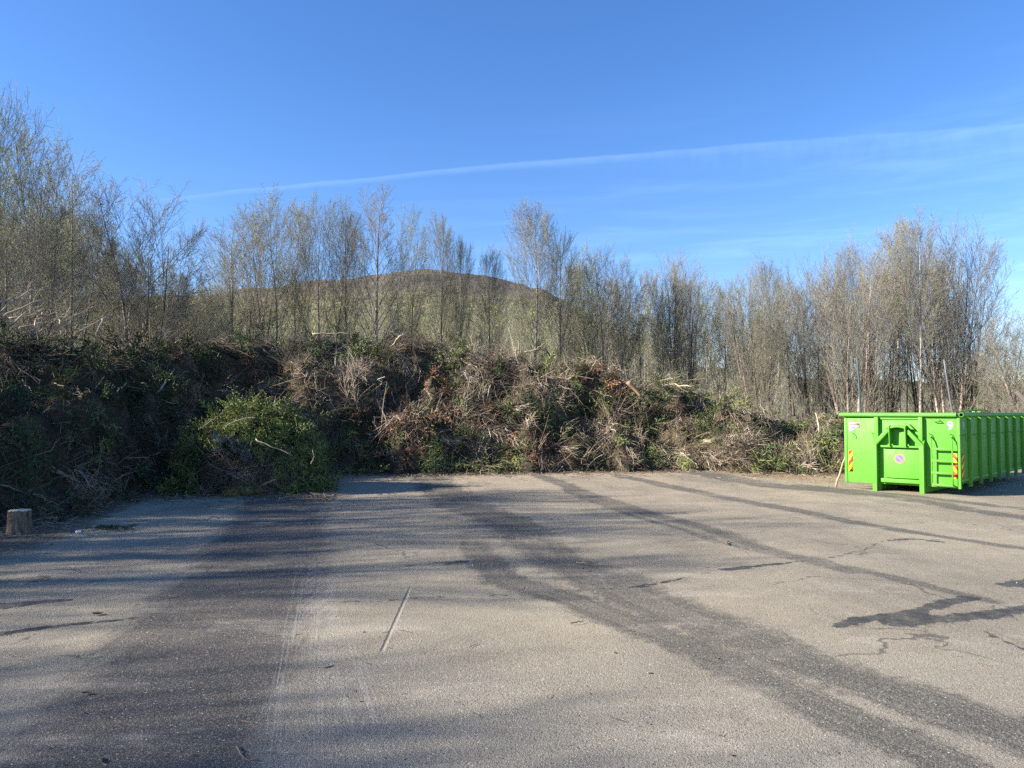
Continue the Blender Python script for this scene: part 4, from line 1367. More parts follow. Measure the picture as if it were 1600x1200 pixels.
for i, a in enumerate([
        ('conifer_bough', 788, 556, 8, FR, M_CONIF, 'dark green bough with bright tips on the ridge beside the purple-brown bush', 'bough', 1.0, 0.12),
        ('conifer_bough', 617, 692, 6, FR, M_CONIF, 'yellow-green conifer bough low in the middle of the heap', 'bough', 0.75, 0.42),
        ('conifer_bough', 1052, 706, 6, FR, M_CONIF, 'fresh light green bough at the foot of the right shoulder', 'bough', 0.75, 0.46),
        ('leafy_bough', 1112, 664, 9, LF, M_LEAFY, 'bright yellow-green leafy bough in the dark hollow of the right shoulder', 'bough', 1.0, 0.35),
        ('leafy_bough', 1128, 694, 6, LF, M_LEAFY, 'leafy green bough just below the dark hollow', 'bough', 0.9, 0.3),
        ('conifer_bough', 1010, 655, 10, FR, M_CONIF, 'broad dark green conifer bough left of the dark hollow', 'bough', 1.2, 0.05),
        ('conifer_bough', 1085, 628, 12, FR, M_CONIF, 'large grey-green spruce bough capping the right shoulder', 'bough', 1.4, 0.1),
        ('conifer_bough', 1222, 682, 7, FR, M_CONIF, 'blue-green spruce bough right of the dark hollow', 'bough', 1.0, 0.2),
        ('leafy_bough', 1060, 606, 7, LF, M_LEAFY, 'light green clippings on top of the right shoulder beside the orange-brown log', 'bough', 0.8, 0.4),
        ('conifer_bough', 745, 668, 6, FR, M_CONIF, 'pale grey-green bough right of the middle of the heap', 'bough', 0.8, 0.25),
        ('conifer_bough', 845, 655, 8, FR, M_CONIF, 'dark green bough in the right middle of the heap', 'bough', 1.0, 0.1),
        ('conifer_bough', 660, 600, 9, FR, M_CONIF, 'dark conifer bough above the withered fronds', 'bough', 1.0, -0.05),
        ('conifer_bough', 560, 535, 8, FR, M_CONIF, 'dark green bough on the ridge above the dead shrub', 'bough', 1.0, -0.05),
        ('purple_bush', 762, 545, 9, [BR[2]], M_RUST, 'purple-brown twiggy bush on the ridge beside the dark green bough', 'bush', 1.0, -0.1),
        ('rusty_bush', 352, 540, 10, [FR[2], BR[2]], M_RUST, 'rusty brown bush on the ridge above the clipping mound', 'bush', 1.1, 0.05),
        ('withered_bough', 640, 660, 10, [FR[1], ST[2]], M_RUST, 'pinkish brown withered bough in the middle of the heap', 'bough', 1.1, 0.2)]):
    bough(*a, seed=i)

# ------------------------------------------------------------------ mound of hedge clippings in front
mc = np.array([-5.95, 17.7, 0.0])
S6 = sines(np.random.default_rng(3), 8, 0.5, 1.5)


def mound_h(x, y):
    u = np.abs(x / 1.52) ** 2.15 + np.abs(y / 1.35) ** 2.2
    h = 1.68 * np.clip(1 - u, 0, 1) ** 0.5
    return h + (0.09 * wave(S6, x, y) - 0.16 * np.clip(x - 0.9, 0, 1)) * np.clip(h * 2, 0, 1)


mound = empty('clipping_mound', mc, label='rounded mound of fresh green hedge clippings on the asphalt before the heap', cat='heap')
gx, gy = np.meshgrid(np.linspace(-1.7, 1.7, 70), np.linspace(-1.45, 1.45, 60))
ii, jj = np.meshgrid(np.arange(69), np.arange(59))
b_ = (jj * 70 + ii).ravel()
obj_np('core', np.stack([gx, gy, mound_h(gx, gy) - 0.1], -1).reshape(-1, 3), np.stack([b_, b_ + 1, b_ + 71, b_ + 70], -1), None, [M_SOIL], True, None, parent=mound)
rg = np.random.default_rng(61)
n = 1500
xx, yy = rg.uniform(-1.66, 1.66, n), rg.uniform(-1.4, 1.0, n)
kk = np.abs(xx / 1.62) ** 2.6 + np.abs(yy / 1.35) ** 2.4 < 1.0
# more samples down the steep front and the sides
a_ = rg.uniform(math.pi * 0.92, math.pi * 2.08, 420)
rr_ = 1 - np.abs(rg.normal(0, 0.05, 420))
ex = np.sign(np.cos(a_)) * np.abs(np.cos(a_)) ** (2 / 2.6) * 1.62 * rr_
ey = np.sign(np.sin(a_)) * np.abs(np.sin(a_)) ** (2 / 2.4) * 1.35 * rr_
xx, yy = np.concatenate([xx[kk], ex]), np.concatenate([yy[kk], ey])
hz = mound_h(xx, yy)
hz[-420:] *= rg.uniform(0.1, 1.0, 420)
e = 0.06
Nm = norm(np.stack([-(mound_h(xx + e, yy) - mound_h(xx - e, yy)) / (2 * e), -(mound_h(xx, yy + e) - mound_h(xx, yy - e)) / (2 * e), np.ones_like(xx)], -1))
Pm = np.stack([xx, yy, np.maximum(hz, 0.02)], -1)
hollow = (np.abs(xx - 0.1) < 0.85) & (yy < -0.5) & (hz < 1.05)
fade_r = (xx > 0.75) & (hz < 1.0)
gsel = np.where(~hollow & ~fade_r & (rg.uniform(0, 1, len(xx)) < 0.55))[0]
G = Geo()
for j, pr in enumerate(LF):
    q_ = gsel[gsel % 8 == j]
    G.scatter(pr, frames(Pm[q_], Nm[q_], rg, 0.4, 0.9, (0.5, 0.85)), rg.normal(0.3, 0.2, len(q_)))
G.obj('leaf_sprays', M_LEAFY, parent=mound, kind='stuff')
G = Geo()
q_ = np.concatenate([gsel[gsel % 8 >= 3], gsel[gsel % 8 >= 3], np.where(fade_r)[0][::2]])
for j, pr in enumerate(FR):
    w_ = q_[np.arange(len(q_)) % 3 == j]
    G.scatter(pr, frames(Pm[w_], Nm[w_], rg, 0.45, 0.9, (0.4, 0.75)), rg.normal(0.34, 0.16, len(w_)))
G.obj('needle_sprays', M_CONIF, parent=mound, kind='stuff')
G = Geo()
q_ = np.concatenate([np.where(hollow)[0][::2], rg.choice(len(xx), 60)])
for j, pr in enumerate(BR):
    w_ = q_[np.arange(len(q_)) % 4 == j]
    G.scatter(pr, frames(Pm[w_] - Nm[w_] * 0.04, Nm[w_], rg, 0.2, 0.1, (0.4, 0.8)), rg.normal(-0.05, 0.2, len(w_)))
G.obj('twigs', M_BRUSH, parent=mound, kind='stuff')
front = 16.3
for i, (pts, r, lab, tone) in enumerate([
        ([(400, 686), (428, 697), (457, 712)], 0.014, 'thin pale stick slanting down across the clipping mound', 0.7),
        ([(399, 765), (414, 757), (430, 749)], 0.032, 'thick grey stick at the foot of the clipping mound', 0.6),
        ([(310, 671), (330, 657), (345, 648)], 0.012, 'thin brown stick at the upper left of the clipping mound', 0.7),
        ([(486, 725), (491, 713), (488, 703)], 0.012, 'small pale hooked stick on the right side of the clipping mound', 0.75),
        ([(352, 668), (372, 655), (392, 652)], 0.014, 'bare twig lying across the top of the clipping mound', 0.75)]):
    branch('stick', None, r, lab, tone=tone, cat='stick', forks=1 if i in (2, 4) else 0, seed=70 + i, raw=[at(x, y, front - 0.05 + (0.15 if y > 740 else 0.0) + 0.4 * max(0, (690 - y) / 60)) for x, y in pts])


# crumpled film caught in the mound
def film_build(t, p):
    p.inputs['Transmission Weight'].default_value = 0.35
    p.inputs['Alpha'].default_value = 0.4
    return t.mix(t.noise(OBJ(t), 12, 4), (0.09, 0.11, 0.1), (0.2, 0.23, 0.22))


M_FILM = principled('grey_film', film_build, 0.4, 0.5)
u, v = np.meshgrid(np.linspace(0, 1, 22), np.linspace(0, 1, 12))
S7, S8 = sines(rg, 7, 0.12, 0.4), sines(rg, 7, 0.1, 0.3)
fc = at(362, 697, 16.35)
fv = np.stack([(u - 0.5) * 0.85, -0.03 + 0.06 * wave(S7, u, v) + 0.1 * v, (v - 0.5) * 0.42 - (u - 0.5) * 0.2 + 0.05 * wave(S8, u, v)], -1).reshape(-1, 3)
ii, jj = np.meshgrid(np.arange(21), np.arange(11))
b_ = (jj * 22 + ii).ravel()
_loc(obj_np('plastic_film', fv, np.stack([b_, b_ + 1, b_ + 23, b_ + 22], -1), None, [M_FILM], True, None, label='crumpled grey plastic film caught in the front of the clipping mound', cat='plastic film'), fc)


def moss_build(t, p):
    n1 = t.noise(OBJ(t), 14, 5, 0.7)
    set_bump(t, p, n1, 1.0, 0.04)
    return t.ramp(n1, [(0.35, (0.05, 0.05, 0.018)), (0.52, (0.16, 0.14, 0.05)), (0.68, (0.3, 0.25, 0.11))])


M_MOSS = principled('moss', moss_build, 0.95, 0.1)


def lump(name, loc, size, mat, label, cat, seed, group=None, rough=0.22, extra=None):
    r_ = np.random.default_rng(seed)
    n1, n2 = 20, 12
    th, ph = np.meshgrid(np.linspace(0, 2 * math.pi, n1, endpoint=False), np.linspace(-math.pi / 2, math.pi / 2, n2))
    d = np.stack([np.cos(ph) * np.cos(th), np.cos(ph) * np.sin(th), np.sin(ph)], -1)
    K = r_.normal(0, 3.2, (9, 3))
    ra = 1 + rough * np.sin(d @ K.T + r_.uniform(0, 6, 9)).sum(-1) / 3
    V = (d * ra[..., None] * np.array(size)).reshape(-1, 3)
    V[:, 2] = np.maximum(V[:, 2] + size[2] * 0.75, 0.0)
    Q = [(j * n1 + i, j * n1 + (i + 1) % n1, (j + 1) * n1 + (i + 1) % n1, (j + 1) * n1 + i) for j in range(n2 - 1) for i in range(n1)]
    G = Geo().add(V, Q, None, 0.5)
    if extra:
        m = 240
        i = r_.integers(0, len(V), m)
        dd = norm(V[i] + r_.normal(0, 0.05, (m, 3)) + [0, 0, 0.02])
        G.leaves(V[i], dd, norm(r_.normal(0, 1, (m, 3))), 0.05, 0.018, 0.6)
    return _loc(G.obj(name, mat, label=label, cat=cat, group=group), loc)


for i, (x, y, s, lab) in enumerate([(335, 771, 0.17, 'upright moss clod at the foot of the clipping mound, leftmost of four'), (361, 777, 0.16, 'moss clod second from the left at the foot of the mound'),
                                    (382, 775, 0.2, 'largest tan moss clod at the foot of the clipping mound'), (402, 774, 0.15, 'moss clod beside the thick grey stick')]):
    lump('moss_clod', gpt(x, y), (s, s * 0.8, s * (0.95 if i == 0 else 0.6)), M_MOSS, lab, 'moss', 20 + i, extra=True)

# ------------------------------------------------------------------ stump
def rings_build(t, p):
    v = OBJ(t)
    x, y, z = sep(t, v)
    r = t.math('SQRT', t.math('ADD', t.math('MULTIPLY', x, x), t.math('MULTIPLY', y, y)))
    r = t.math('ADD', r, t.math('MULTIPLY', t.noise(v, 7, 3), 0.03))
    w = t.math('SINE', t.math('MULTIPLY', r, 420.0))
    c = t.mix(t.rng(w, -1, 1), (0.55, 0.43, 0.3), (0.75, 0.62, 0.46))
    return t.mix(t.rng(t.noise(v, 9, 4), 0.5, 0.7, 0, 0.5), c, (0.36, 0.26, 0.17))


M_RINGS = principled('sawn_wood', rings_build, 0.8, 0.2)


def stumpbark_build(t, p):
    v = OBJ(t)
    n1 = t.noise(t.mapping(v, (1, 1, 0.16)), 38, 5, 0.7)
    set_bump(t, p, n1, 1.0, 0.03)
    return t.ramp(n1, [(0.35, (0.065, 0.047, 0.034)), (0.52, (0.19, 0.14, 0.1)), (0.68, (0.32, 0.25, 0.19))])


M_STBARK = principled('stump_bark', stumpbark_build, 0.95, 0.1)
sp = gpt(30, 836)
stump = empty('tree_stump', sp * (1 + 0.16 / 11.09), label='short sawn tree stump with pale top at the left picture edge', cat='stump')
n1 = 44
rs = np.random.default_rng(14)
th = np.arange(n1) * 2 * math.pi / n1
prof = 1 + 0.05 * np.sin(3 * th + 1) + 0.035 * np.sin(7 * th) + rs.normal(0, 0.018, n1)
rows_ = []
for z, k in ((-0.02, 1.12), (0.06, 1.04), (0.18, 1.0), (0.3, 0.985), (0.335, 0.97)):
    rows_.append(np.stack([np.cos(th) * 0.152 * prof * k, np.sin(th) * 0.152 * prof * k, np.full(n1, z) + (rs.normal(0, 0.006, n1) if z > 0.32 else 0)], -1))
Vb = np.concatenate(rows_)
Qb = [(j * n1 + i, j * n1 + (i + 1) % n1, (j + 1) * n1 + (i + 1) % n1, (j + 1) * n1 + i) for j in range(4) for i in range(n1)]
Geo().add(Vb, Qb).obj('bark', M_STBARK, parent=stump)
cap = np.concatenate([np.stack([np.cos(th) * 0.146 * prof, np.sin(th) * 0.146 * prof, np.full(n1, 0.338)], -1), np.stack([np.cos(th) * 0.146 * prof, np.sin(th) * 0.146 * prof, np.full(n1, 0.25)], -1), [[0, 0, 0.34]]])
Geo().add(cap, [(i, n1 + i, n1 + (i + 1) % n1, (i + 1) % n1) for i in range(n1)], [(i, (i + 1) % n1, 2 * n1) for i in range(n1)]).obj('sawn_top', M_RINGS, smooth=False, parent=stump)


# ------------------------------------------------------------------ green hook-lift container
def paint_build(t, p):
    v = OBJ(t)
    n1 = t.noise(v, 1.3, 5, 0.6)
    n2 = t.noise(t.mapping(v, (6, 6, 1.2)), 2.2, 5, 0.7)
    c = t.mix(t.rng(n1, 0.35, 0.7), (0.078, 0.295, 0.02), (0.092, 0.32, 0.027))
    c = t.mix(t.rng(n2, 0.56, 0.74, 0, 0.28), c, (0.075, 0.22, 0.04))
    spk = t.noise(v, 34, 3, 0.7)
    c = t.mix(t.rng(spk, 0.69, 0.75, 0, 0.6), c, (0.07, 0.2, 0.04))
    scr = t.noise(t.mapping(v, (1.0, 1.0, 9.0), (0, math.radians(12), 0)), 5.0, 5, 0.75)
    c = t.mix(t.rng(scr, 0.66, 0.71, 0, 0.55), c, (0.1, 0.13, 0.06))
    mud = t.noise(v, 6.0, 6, 0.75)
    x_, y_2, z_ = sep(t, v)
    c = t.mix(t.math('MULTIPLY', t.rng(mud, 0.5, 0.7), t.rng(z_, 0.75, 0.1, 0.0, 0.5)), c, (0.2, 0.17, 0.12))
    set_bump(t, p, t.math('ADD', n1, t.math('MULTIPLY', t.noise(v, 4.0, 2), 0.3)), 0.3, 0.06)
    t.put(p.inputs['Roughness'], t.rng(n2, 0.3, 0.7, 0.5, 0.68))
    return c


M_GREEN = principled('green_paint', paint_build, 0.55, 0.35)
flat = lambda name, c, r=0.6: principled(name, lambda t, p: t.mix(t.rng(t.noise(OBJ(t), 20, 4), 0.5, 0.75, 0, 0.3), c, tuple(q_ * 0.6 for q_ in c)), r, 0.4)
M_WHITE, M_YEL, M_RED = flat('white_film', (0.55, 0.55, 0.55)), flat('yellow_film', (0.85, 0.62, 0.02)), flat('red_film', (0.62, 0.05, 0.03))
M_BLUE, M_PINK, M_LAV = flat('blue_film', (0.1, 0.11, 0.34)), flat('faded_red_print', (0.5, 0.2, 0.18)), flat('faded_blue_print', (0.26, 0.28, 0.42))
M_DARK, M_PALEBL = flat('dark_print', (0.05, 0.06, 0.1)), flat('pale_blue_print', (0.36, 0.48, 0.5))
M_INSIDE = flat('pipe_inside', (0.02, 0.05, 0.02), 0.9)

mid = (gpt(1367.2, 767.5) + gpt(1440.7, 772.9)) / 2
box = empty('waste_container', mid, math.radians(-44.5), label='bright green steel hook-lift container with ladder and the number 9', cat='container')
UL, UR, YF, YB = -1.18, 1.19, 0.15, 6.1


def part(name, G, mat=M_GREEN, parent=None, bevel=0.008, smooth=False):
    return G.obj(name, mat, smooth=smooth, bevel=bevel, parent=parent or box)


part('front_wall', Geo().box(UL + 0.03, UR - 0.03, YF, YF + 0.03, 0.165, 1.665))
part('side_wall', Geo().box(UR - 0.03, UR, YF + 0.035, YB, 0.30, 1.665))
part('side_wall', Geo().box(UL, UL + 0.03, YF + 0.035, YB, 0.30, 1.665))
part('rear_wall', Geo().box(UL + 0.03, UR - 0.03, YB - 0.03, YB, 0.30, 1.665))
part('floor', Geo().box(UL + 0.03, UR - 0.03, YF + 0.035, YB - 0.035, 0.27, 0.33))
part('corner_post', Geo().box(UR - 0.04, UR + 0.012, YF - 0.025, YF + 0.05, 0.15, 1.70))
part('corner_post', Geo().box(UL - 0.012, UL + 0.055, YF - 0.012, YF + 0.05, 0.16, 1.655))


def pipe(name, A, B, r=0.047):
    A, B = np.array(A, float), np.array(B, float)
    G = Geo().tubes(np.stack([A, B])[None], np.full((1, 2), r), 20)
    o = part(name, G, bevel=0, smooth=True)
    d = (B - A) / np.linalg.norm(B - A)
    for e_, s__ in ((A, 1), (B, -1)):
        ref = np.array([0, 0, 1.0])
        a1 = np.cross(d, ref)
        a1 /= np.linalg.norm(a1)
        a = np.arange(20) * 2 * math.pi / 20
        ring = lambda rr, off: e_ + d * s__ * off + rr * (np.cos(a)[:, None] * a1 + np.sin(a)[:, None] * ref)
        V = np.concatenate([ring(r, 0), ring(r * 0.78, -0.001), ring(r * 0.78, 0.12)])
        Q = [(i, (i + 1) % 20, 20 + (i + 1) % 20, 20 + i) for i in range(20)]
        part('pipe_lip', Geo().add(V[:40], Q), bevel=0, parent=o)
        Geo().add(np.concatenate([V[20:], [e_ + d * s__ * 0.12]]), Q, [(20 + i, 20 + (i + 1) % 20, 40) for i in range(20)]).obj('pipe_bore', M_INSIDE, parent=o)
    return o


pipe('front_rim', (-1.27, 0.10, 1.705), (1.15, 0.10, 1.705))
pipe('side_rim', (1.235, 0.10, 1.707), (1.235, 6.15, 1.707))
pipe('side_rim', (-1.225, 0.16, 1.70), (-1.225, 6.15, 1.70))
for k in range(7):
    y_ = YF + 0.62 + 0.83 * k
    for sx, u0 in ((1, UR), (-1, UL)):
        pts = [(u0 * 1.0, y_ - 0.04), (u0 + sx * 0.07, y_ - 0.022), (u0 + sx * 0.07, y_ + 0.022), (u0, y_ + 0.04)]
        if sx < 0:
            pts = pts[::-1]
        o = part('side_rib', Geo().prism(pts, 0.165, 1.66, axis='z'))
    # rope hook on the panel before the rib
    hk = np.array([(UR + 0.0, y_ - 0.4, 1.26), (UR + 0.05, y_ - 0.4, 1.285), (UR + 0.055, y_ - 0.4, 1.24), (UR + 0.05, y_ - 0.4, 1.16)])
    part('rope_hook', Geo().tubes(hk[None], np.full((1, 4), 0.008), 6), bevel=0, smooth=True)
    part('panel_seam', Geo().box(UR, UR + 0.012, y_ - 0.72, y_ - 0.06, 1.275, 1.287), bevel=0)
part('side_skirt', Geo().box(UR - 0.02, UR + 0.015, YF + 0.05, YB, 0.29, 0.355))
for sx in (-1, 1):
    part('runner', Geo().box(sx * 0.483 - 0.06, sx * 0.483 + 0.06, 0.155, YB, 0.03, 0.265))
    part('front_leg', Geo().prism([(0.0, 0.0), (0.155, 0.0), (0.155, 1.22), (0.0, 1.06)], sx * 0.483 - 0.047, sx * 0.483 + 0.047, axis='x'))
    part('upright', Geo().box(sx * 0.455 - 0.042, sx * 0.455 + 0.042, 0.055, 0.148, 1.06, 1.655))
    # sloping arm of the hook frame
    x0, x1 = sx * 0.483, sx * 0.185
    w = sx * 0.048
    part('hook_arm', Geo().prism([(x0 + w, 1.06), (x1 + w, 1.385), (x1 - w, 1.375), (x0 - w, 1.03)] if sx < 0 else [(x0 - w, 1.03), (x1 - w, 1.375), (x1 + w, 1.385), (x0 + w, 1.06)], -0.004, 0.149))
    # cheek plate beside the hook bar
    c0 = sx * 0.165 + 0.015
    part('hook_cheek', Geo().prism([(-0.06, 1.44), (-0.03, 1.02), (0.02, 1.0), (0.15, 1.08), (0.149, 1.46), (0.02, 1.48)], c0 - 0.011, c0 + 0.011, axis='x'))
u = np.linspace(-0.17, 0.2, 11)
part('hook_bar', Geo().tubes(np.stack([u, np.full(11, 0.0), 1.40 + 0.05 * np.cos((u - 0.015) / 0.185 * 1.4)], -1)[None], np.full((1, 11), 0.03), 14), bevel=0, smooth=True)
part('hook_crown', Geo().prism([(-0.30, 1.385), (-0.20, 1.50), (-0.08, 1.53), (0.11, 1.53), (0.23, 1.50), (0.33, 1.385), (0.2, 1.43), (0.1, 1.475), (-0.07, 1.475), (-0.17, 1.43)], 0.06, 0.148))
part('shelf', Geo().box(-0.36, 0.43, 0.03, 0.149, 0.985, 1.03))
part('cover_plate', Geo().box(-0.29, 0.425, 0.075, 0.149, 0.315, 0.945))
part('bottom_bar', Geo().box(-0.36, 0.43, 0.02, 0.149, 0.215, 0.30))
part('top_gusset', Geo().box(-0.40, 0.40, 0.12, 0.149, 1.60, 1.655))
# ladder
lad = []
for xr in (0.675, 1.075):
    pts = np.array([(xr - 0.035, 0.15, 1.245), (xr - 0.02, 0.05, 1.19), (xr, 0.03, 1.08), (xr, 0.03, 0.62), (xr - 0.005, 0.035, 0.25), (xr, 0.15, 0.205)])
    part('ladder_rail', Geo().tubes(pts[None], np.full((1, 6), 0.015), 8), bevel=0, smooth=True)
    part('rope_hook', Geo().tubes(np.array([(xr - 0.07, 0.15, 1.30), (xr - 0.06, 0.08, 1.315), (xr - 0.04, 0.06, 1.27), (xr - 0.03, 0.07, 1.21)])[None], np.full((1, 4), 0.008), 6), bevel=0, smooth=True)
for z in (0.985, 0.735, 0.48, 0.225):
    part('ladder_rung', Geo().box(0.675, 1.075, 0.018, 0.05, z - 0.02, z + 0.02), bevel=0.004)
for xr in (-1.02, -0.58):
    part('rope_hook', Geo().tubes(np.array([(xr, 0.15, 1.29), (xr + 0.01, 0.09, 1.31), (xr + 0.05, 0.085, 1.25), (xr + 0.055, 0.1, 1.17)])[None], np.full((1, 4), 0.009), 6), bevel=0, smooth=True)
part('grab_handle', Geo().tubes(np.array([(0.66, 0.15, 1.60), (0.72, 0.08, 1.565), (0.84, 0.08, 1.565), (0.80, 0.15, 1.605)])[None], np.full((1, 4), 0.012), 6), bevel=0, smooth=True)
# net bar folded over the side rim
part('net_bar', Geo().tubes(np.array([(1.10, 0.55, 1.76), (1.12, 1.1, 1.80), (1.13, 1.7, 1.81), (1.15, 2.3, 1.815), (1.2, 2.6, 1.77)])[None], np.full((1, 5), 0.016), 8), bevel=0, smooth=True)
part('net_bracket', Geo().box(1.08, 1.26, 1.55, 2.4, 1.76, 1.785))
# marks
def stripes(x0, x1, z0, z1, n, flip=1, plane='front'):
    plate = Geo().box(x0, x1, YF - 0.004, YF - 0.0005, z0, z1) if plane == 'front' else Geo().box(UR + 0.0005, UR + 0.004, x0, x1, z0, z1)
    p_ = part('hazard_marking', plate, M_YEL, bevel=0)
    h = (z1 - z0) / n
    for i in range(n + 1):
        a = z0 + h * i - h * 0.5
        sl_ = flip * h * 0.55
        poly = [(x0, a), (x1, a + sl_), (x1, a + sl_ + h * 0.48), (x0, a + h * 0.48)]
        poly = [(px_, min(max(pz_, z0), z1)) for px_, pz_ in poly]
        if max(q_[1] for q_ in poly) - min(q_[1] for q_ in poly) < 0.01:
            continue
        G = Geo().prism(poly, YF - 0.007, YF - 0.0045) if plane == 'front' else Geo().prism(poly, UR + 0.0045, UR + 0.007, axis='x')
        part('stripe', G, M_RED, parent=p_, bevel=0)


stripes(-1.10, -1.01, 0.40, 0.89, 2, 1)
stripes(1.06, 1.14, 0.36, 0.90, 3, -1)
stripes(YF + 0.10, YF + 0.26, 0.37, 0.89, 3, 1, 'side')


def disc(name, cx, cz, r, y, mat, parent=None, r_in=None):
    a = np.arange(32) * 2 * math.pi / 32
    G = Geo()
    if r_in:
        V = np.concatenate([np.stack([cx + q_ * np.cos(a), np.full(32, y), cz + q_ * np.sin(a)], -1) for q_ in (r, r_in)])
        G.add(V, [(i, (i + 1) % 32, 32 + (i + 1) % 32, 32 + i) for i in range(32)])
    else:
        G.add(np.concatenate([np.stack([cx + r * np.cos(a), np.full(32, y), cz + r * np.sin(a)], -1), [[cx, y, cz]]]), None, [(i, (i + 1) % 32, 32) for i in range(32)])
    return G.obj(name, mat, smooth=False, parent=parent or box)


sg = disc('no_parking_sign', 0.02, 0.745, 0.10, 0.0735, M_BLUE)
disc('red_ring', 0.02, 0.745, 0.101, 0.0715, flat('faded_red_film', (0.6, 0.16, 0.12)), sg, 0.074)
sq = math.sqrt(0.5)
Geo().add(np.array([(0.02 + a * sq * 0.078 + b * sq * 0.011, 0.0705, 0.745 - a * sq * 0.078 + b * sq * 0.011) for a, b in ((-1, -1), (1, -1), (1, 1), (-1, 1))]), [(0, 1, 2, 3)]).obj('red_slash', M_PINK, smooth=False, parent=sg)


def text(body, size, loc, rot, mat, name, off=0.0, parent=None):
    c = bpy.data.curves.new(name, 'FONT')
    c.body = body
    c.size = size
    c.align_x = 'CENTER'
    c.align_y = 'CENTER'
    c.extrude = 0.0015
    c.offset = off
    c.materials.append(mat)
    tmp = bpy.data.objects.new(name + '_outline', c)
    COL.objects.link(tmp)
    me = bpy.data.meshes.new_from_object(tmp.evaluated_get(bpy.context.evaluated_depsgraph_get()))
    bpy.data.objects.remove(tmp)
    o = bpy.data.objects.new(name, me)
    o.location, o.rotation_euler = loc, rot
    return fin(o, parent=parent or box)


text('9', 0.25, (1.015, YF - 0.003, 1.47), (math.radians(90), 0, 0), M_WHITE, 'number_nine', 0.004)
text('9', 0.22, (UR + 0.003, YF + 0.27, 1.47), (math.radians(90), 0, math.radians(90)), M_WHITE, 'number_nine', 0.003)
st = part('sticker', Geo().box(-1.085, -0.84, YF - 0.003, YF - 0.0005, 1.405, 1.525), M_WHITE, bevel=0)
part('red_band', Geo().box(-1.075, -0.85, YF - 0.005, YF - 0.0032, 1.465, 1.518), M_PINK, parent=st, bevel=0)
part('blue_band', Geo().box(-1.08, -0.96, YF - 0.005, YF - 0.0032, 1.412, 1.44), M_LAV, parent=st, bevel=0)
part('pale_band', Geo().box(-0.955, -0.85, YF - 0.005, YF - 0.0032, 1.412, 1.44), M_PALEBL, parent=st, bevel=0)
s2 = part('sticker', Geo().box(-1.085, -0.955, YF - 0.003, YF - 0.0005, 1.325, 1.395), M_WHITE, bevel=0)
text('27', 0.075, (-1.02, YF - 0.0045, 1.36), (math.radians(90), 0, 0), M_DARK, 'sticker_number', parent=s2)


# ------------------------------------------------------------------ poles, sticks and litter around
M_POLE1, M_POLE2 = flat('dark_teal_paint', (0.05, 0.075, 0.085)), flat('grey_metal', (0.13, 0.13, 0.14))


def pole(name, pts, r0, r1, mat, label, cat):
    P = np.array(pts)
    o_ = P[0].copy()
    u = np.linspace(0, len(P) - 1, 8)
    C = np.stack([np.interp(u, np.arange(len(P)), P[:, i]) for i in range(3)], 1) - o_
    return _loc(Geo().tubes(C, np.linspace(r0, r1, 8), 10, 0.5, cap=True).obj(name, mat, label=label, cat=cat), o_)


def foot(px, Y_):
    return np.array([(px - 800) / F_PX * Y_, Y_, -0.03])


pole('marker_pole', [foot(1346, 24.5), at(1343, 610, 24.5), at(1339, 557, 24.5)], 0.035, 0.03, M_POLE1, 'thin dark teal pole standing behind the front of the container', 'pole')
pole('leaning_pole', [foot(1506, 25.5), at(1487, 640, 25.4), at(1475, 562, 25.3)], 0.035, 0.025, M_POLE2, 'thin grey pole leaning left behind the container corner', 'pole')
bA, bB = at(1588, 612, 21.0), at(1668, 700, 20.6)
M_WEATH = flat('weathered_timber', (0.13, 0.105, 0.09))
d_ = Vector(bB - bA)
G = Geo().box(-0.075, 0.075, -0.05, 0.05, 0, d_.length)
o = G.obj('timber_beam', M_WEATH, smooth=False, bevel=0.008, label='dark timber beam end rising into the right picture edge above the container', cat='beam')
o.location = bA
o.rotation_euler = d_.to_track_quat('Z', 'Y').to_euler()
branch('pole_stick', None, 0.026, 'brown wooden stick leaning on the left end of the container', mat=M_POLEWOOD, tone=0.3, cat='stick', jit=0.3, raw=[gpt(1306, 761), gpt(1306, 761) * 0.45 + at(1326, 694, 18.35) * 0.55, at(1326, 694, 18.35)])

cup = empty('crushed_cup', gpt(122, 834), 0.5, label='small crushed white cup on the ground right of the stump', cat='cup')
n1 = 18
th = np.arange(n1) * 2 * math.pi / n1
rr = [np.stack([z * 1.0 + 0 * th, np.cos(th) * r * (1 + 0.12 * np.sin(2 * th + z * 30)), 0.034 + np.sin(th) * r * 0.75], -1) for z, r in ((-0.045, 0.028), (0, 0.034), (0.045, 0.042))]
Vc = np.concatenate(rr + [[[-0.045, 0, 0.034]]])
Geo().add(Vc, [(j * n1 + i, j * n1 + (i + 1) % n1, (j + 1) * n1 + (i + 1) % n1, (j + 1) * n1 + i) for j in range(2) for i in range(n1)], [(i, 3 * n1, (i + 1) % n1) for i in range(n1)]).obj('cup_wall', M_WHITE, parent=cup)
cup.scale = (0.8, 0.8, 0.8)
Geo().tubes(np.concatenate([rr[2], rr[2][:1]])[None], np.full((1, n1 + 1), 0.004), 5).obj('cup_rim', M_PALEBL, parent=cup)

rg = np.random.default_rng(44)
c = gpt(176, 829)
G = Geo()
for j in range(3):
    Pq = rg.normal(0, 0.11, (5, 3)) * [1.3, 0.7, 0] + [0, 0, 0.02]
    G.scatter(FR[2], frames(Pq, np.tile([0, 0, 1.0], (5, 1)), rg, 0.05, 0.0, (0.25, 0.4)), rg.normal(-0.2, 0.08, 5))
_loc(G.obj('fallen_sprig', M_CONIF, label='flat dark conifer sprig lying on the asphalt right of the stump', cat='sprig'), c)

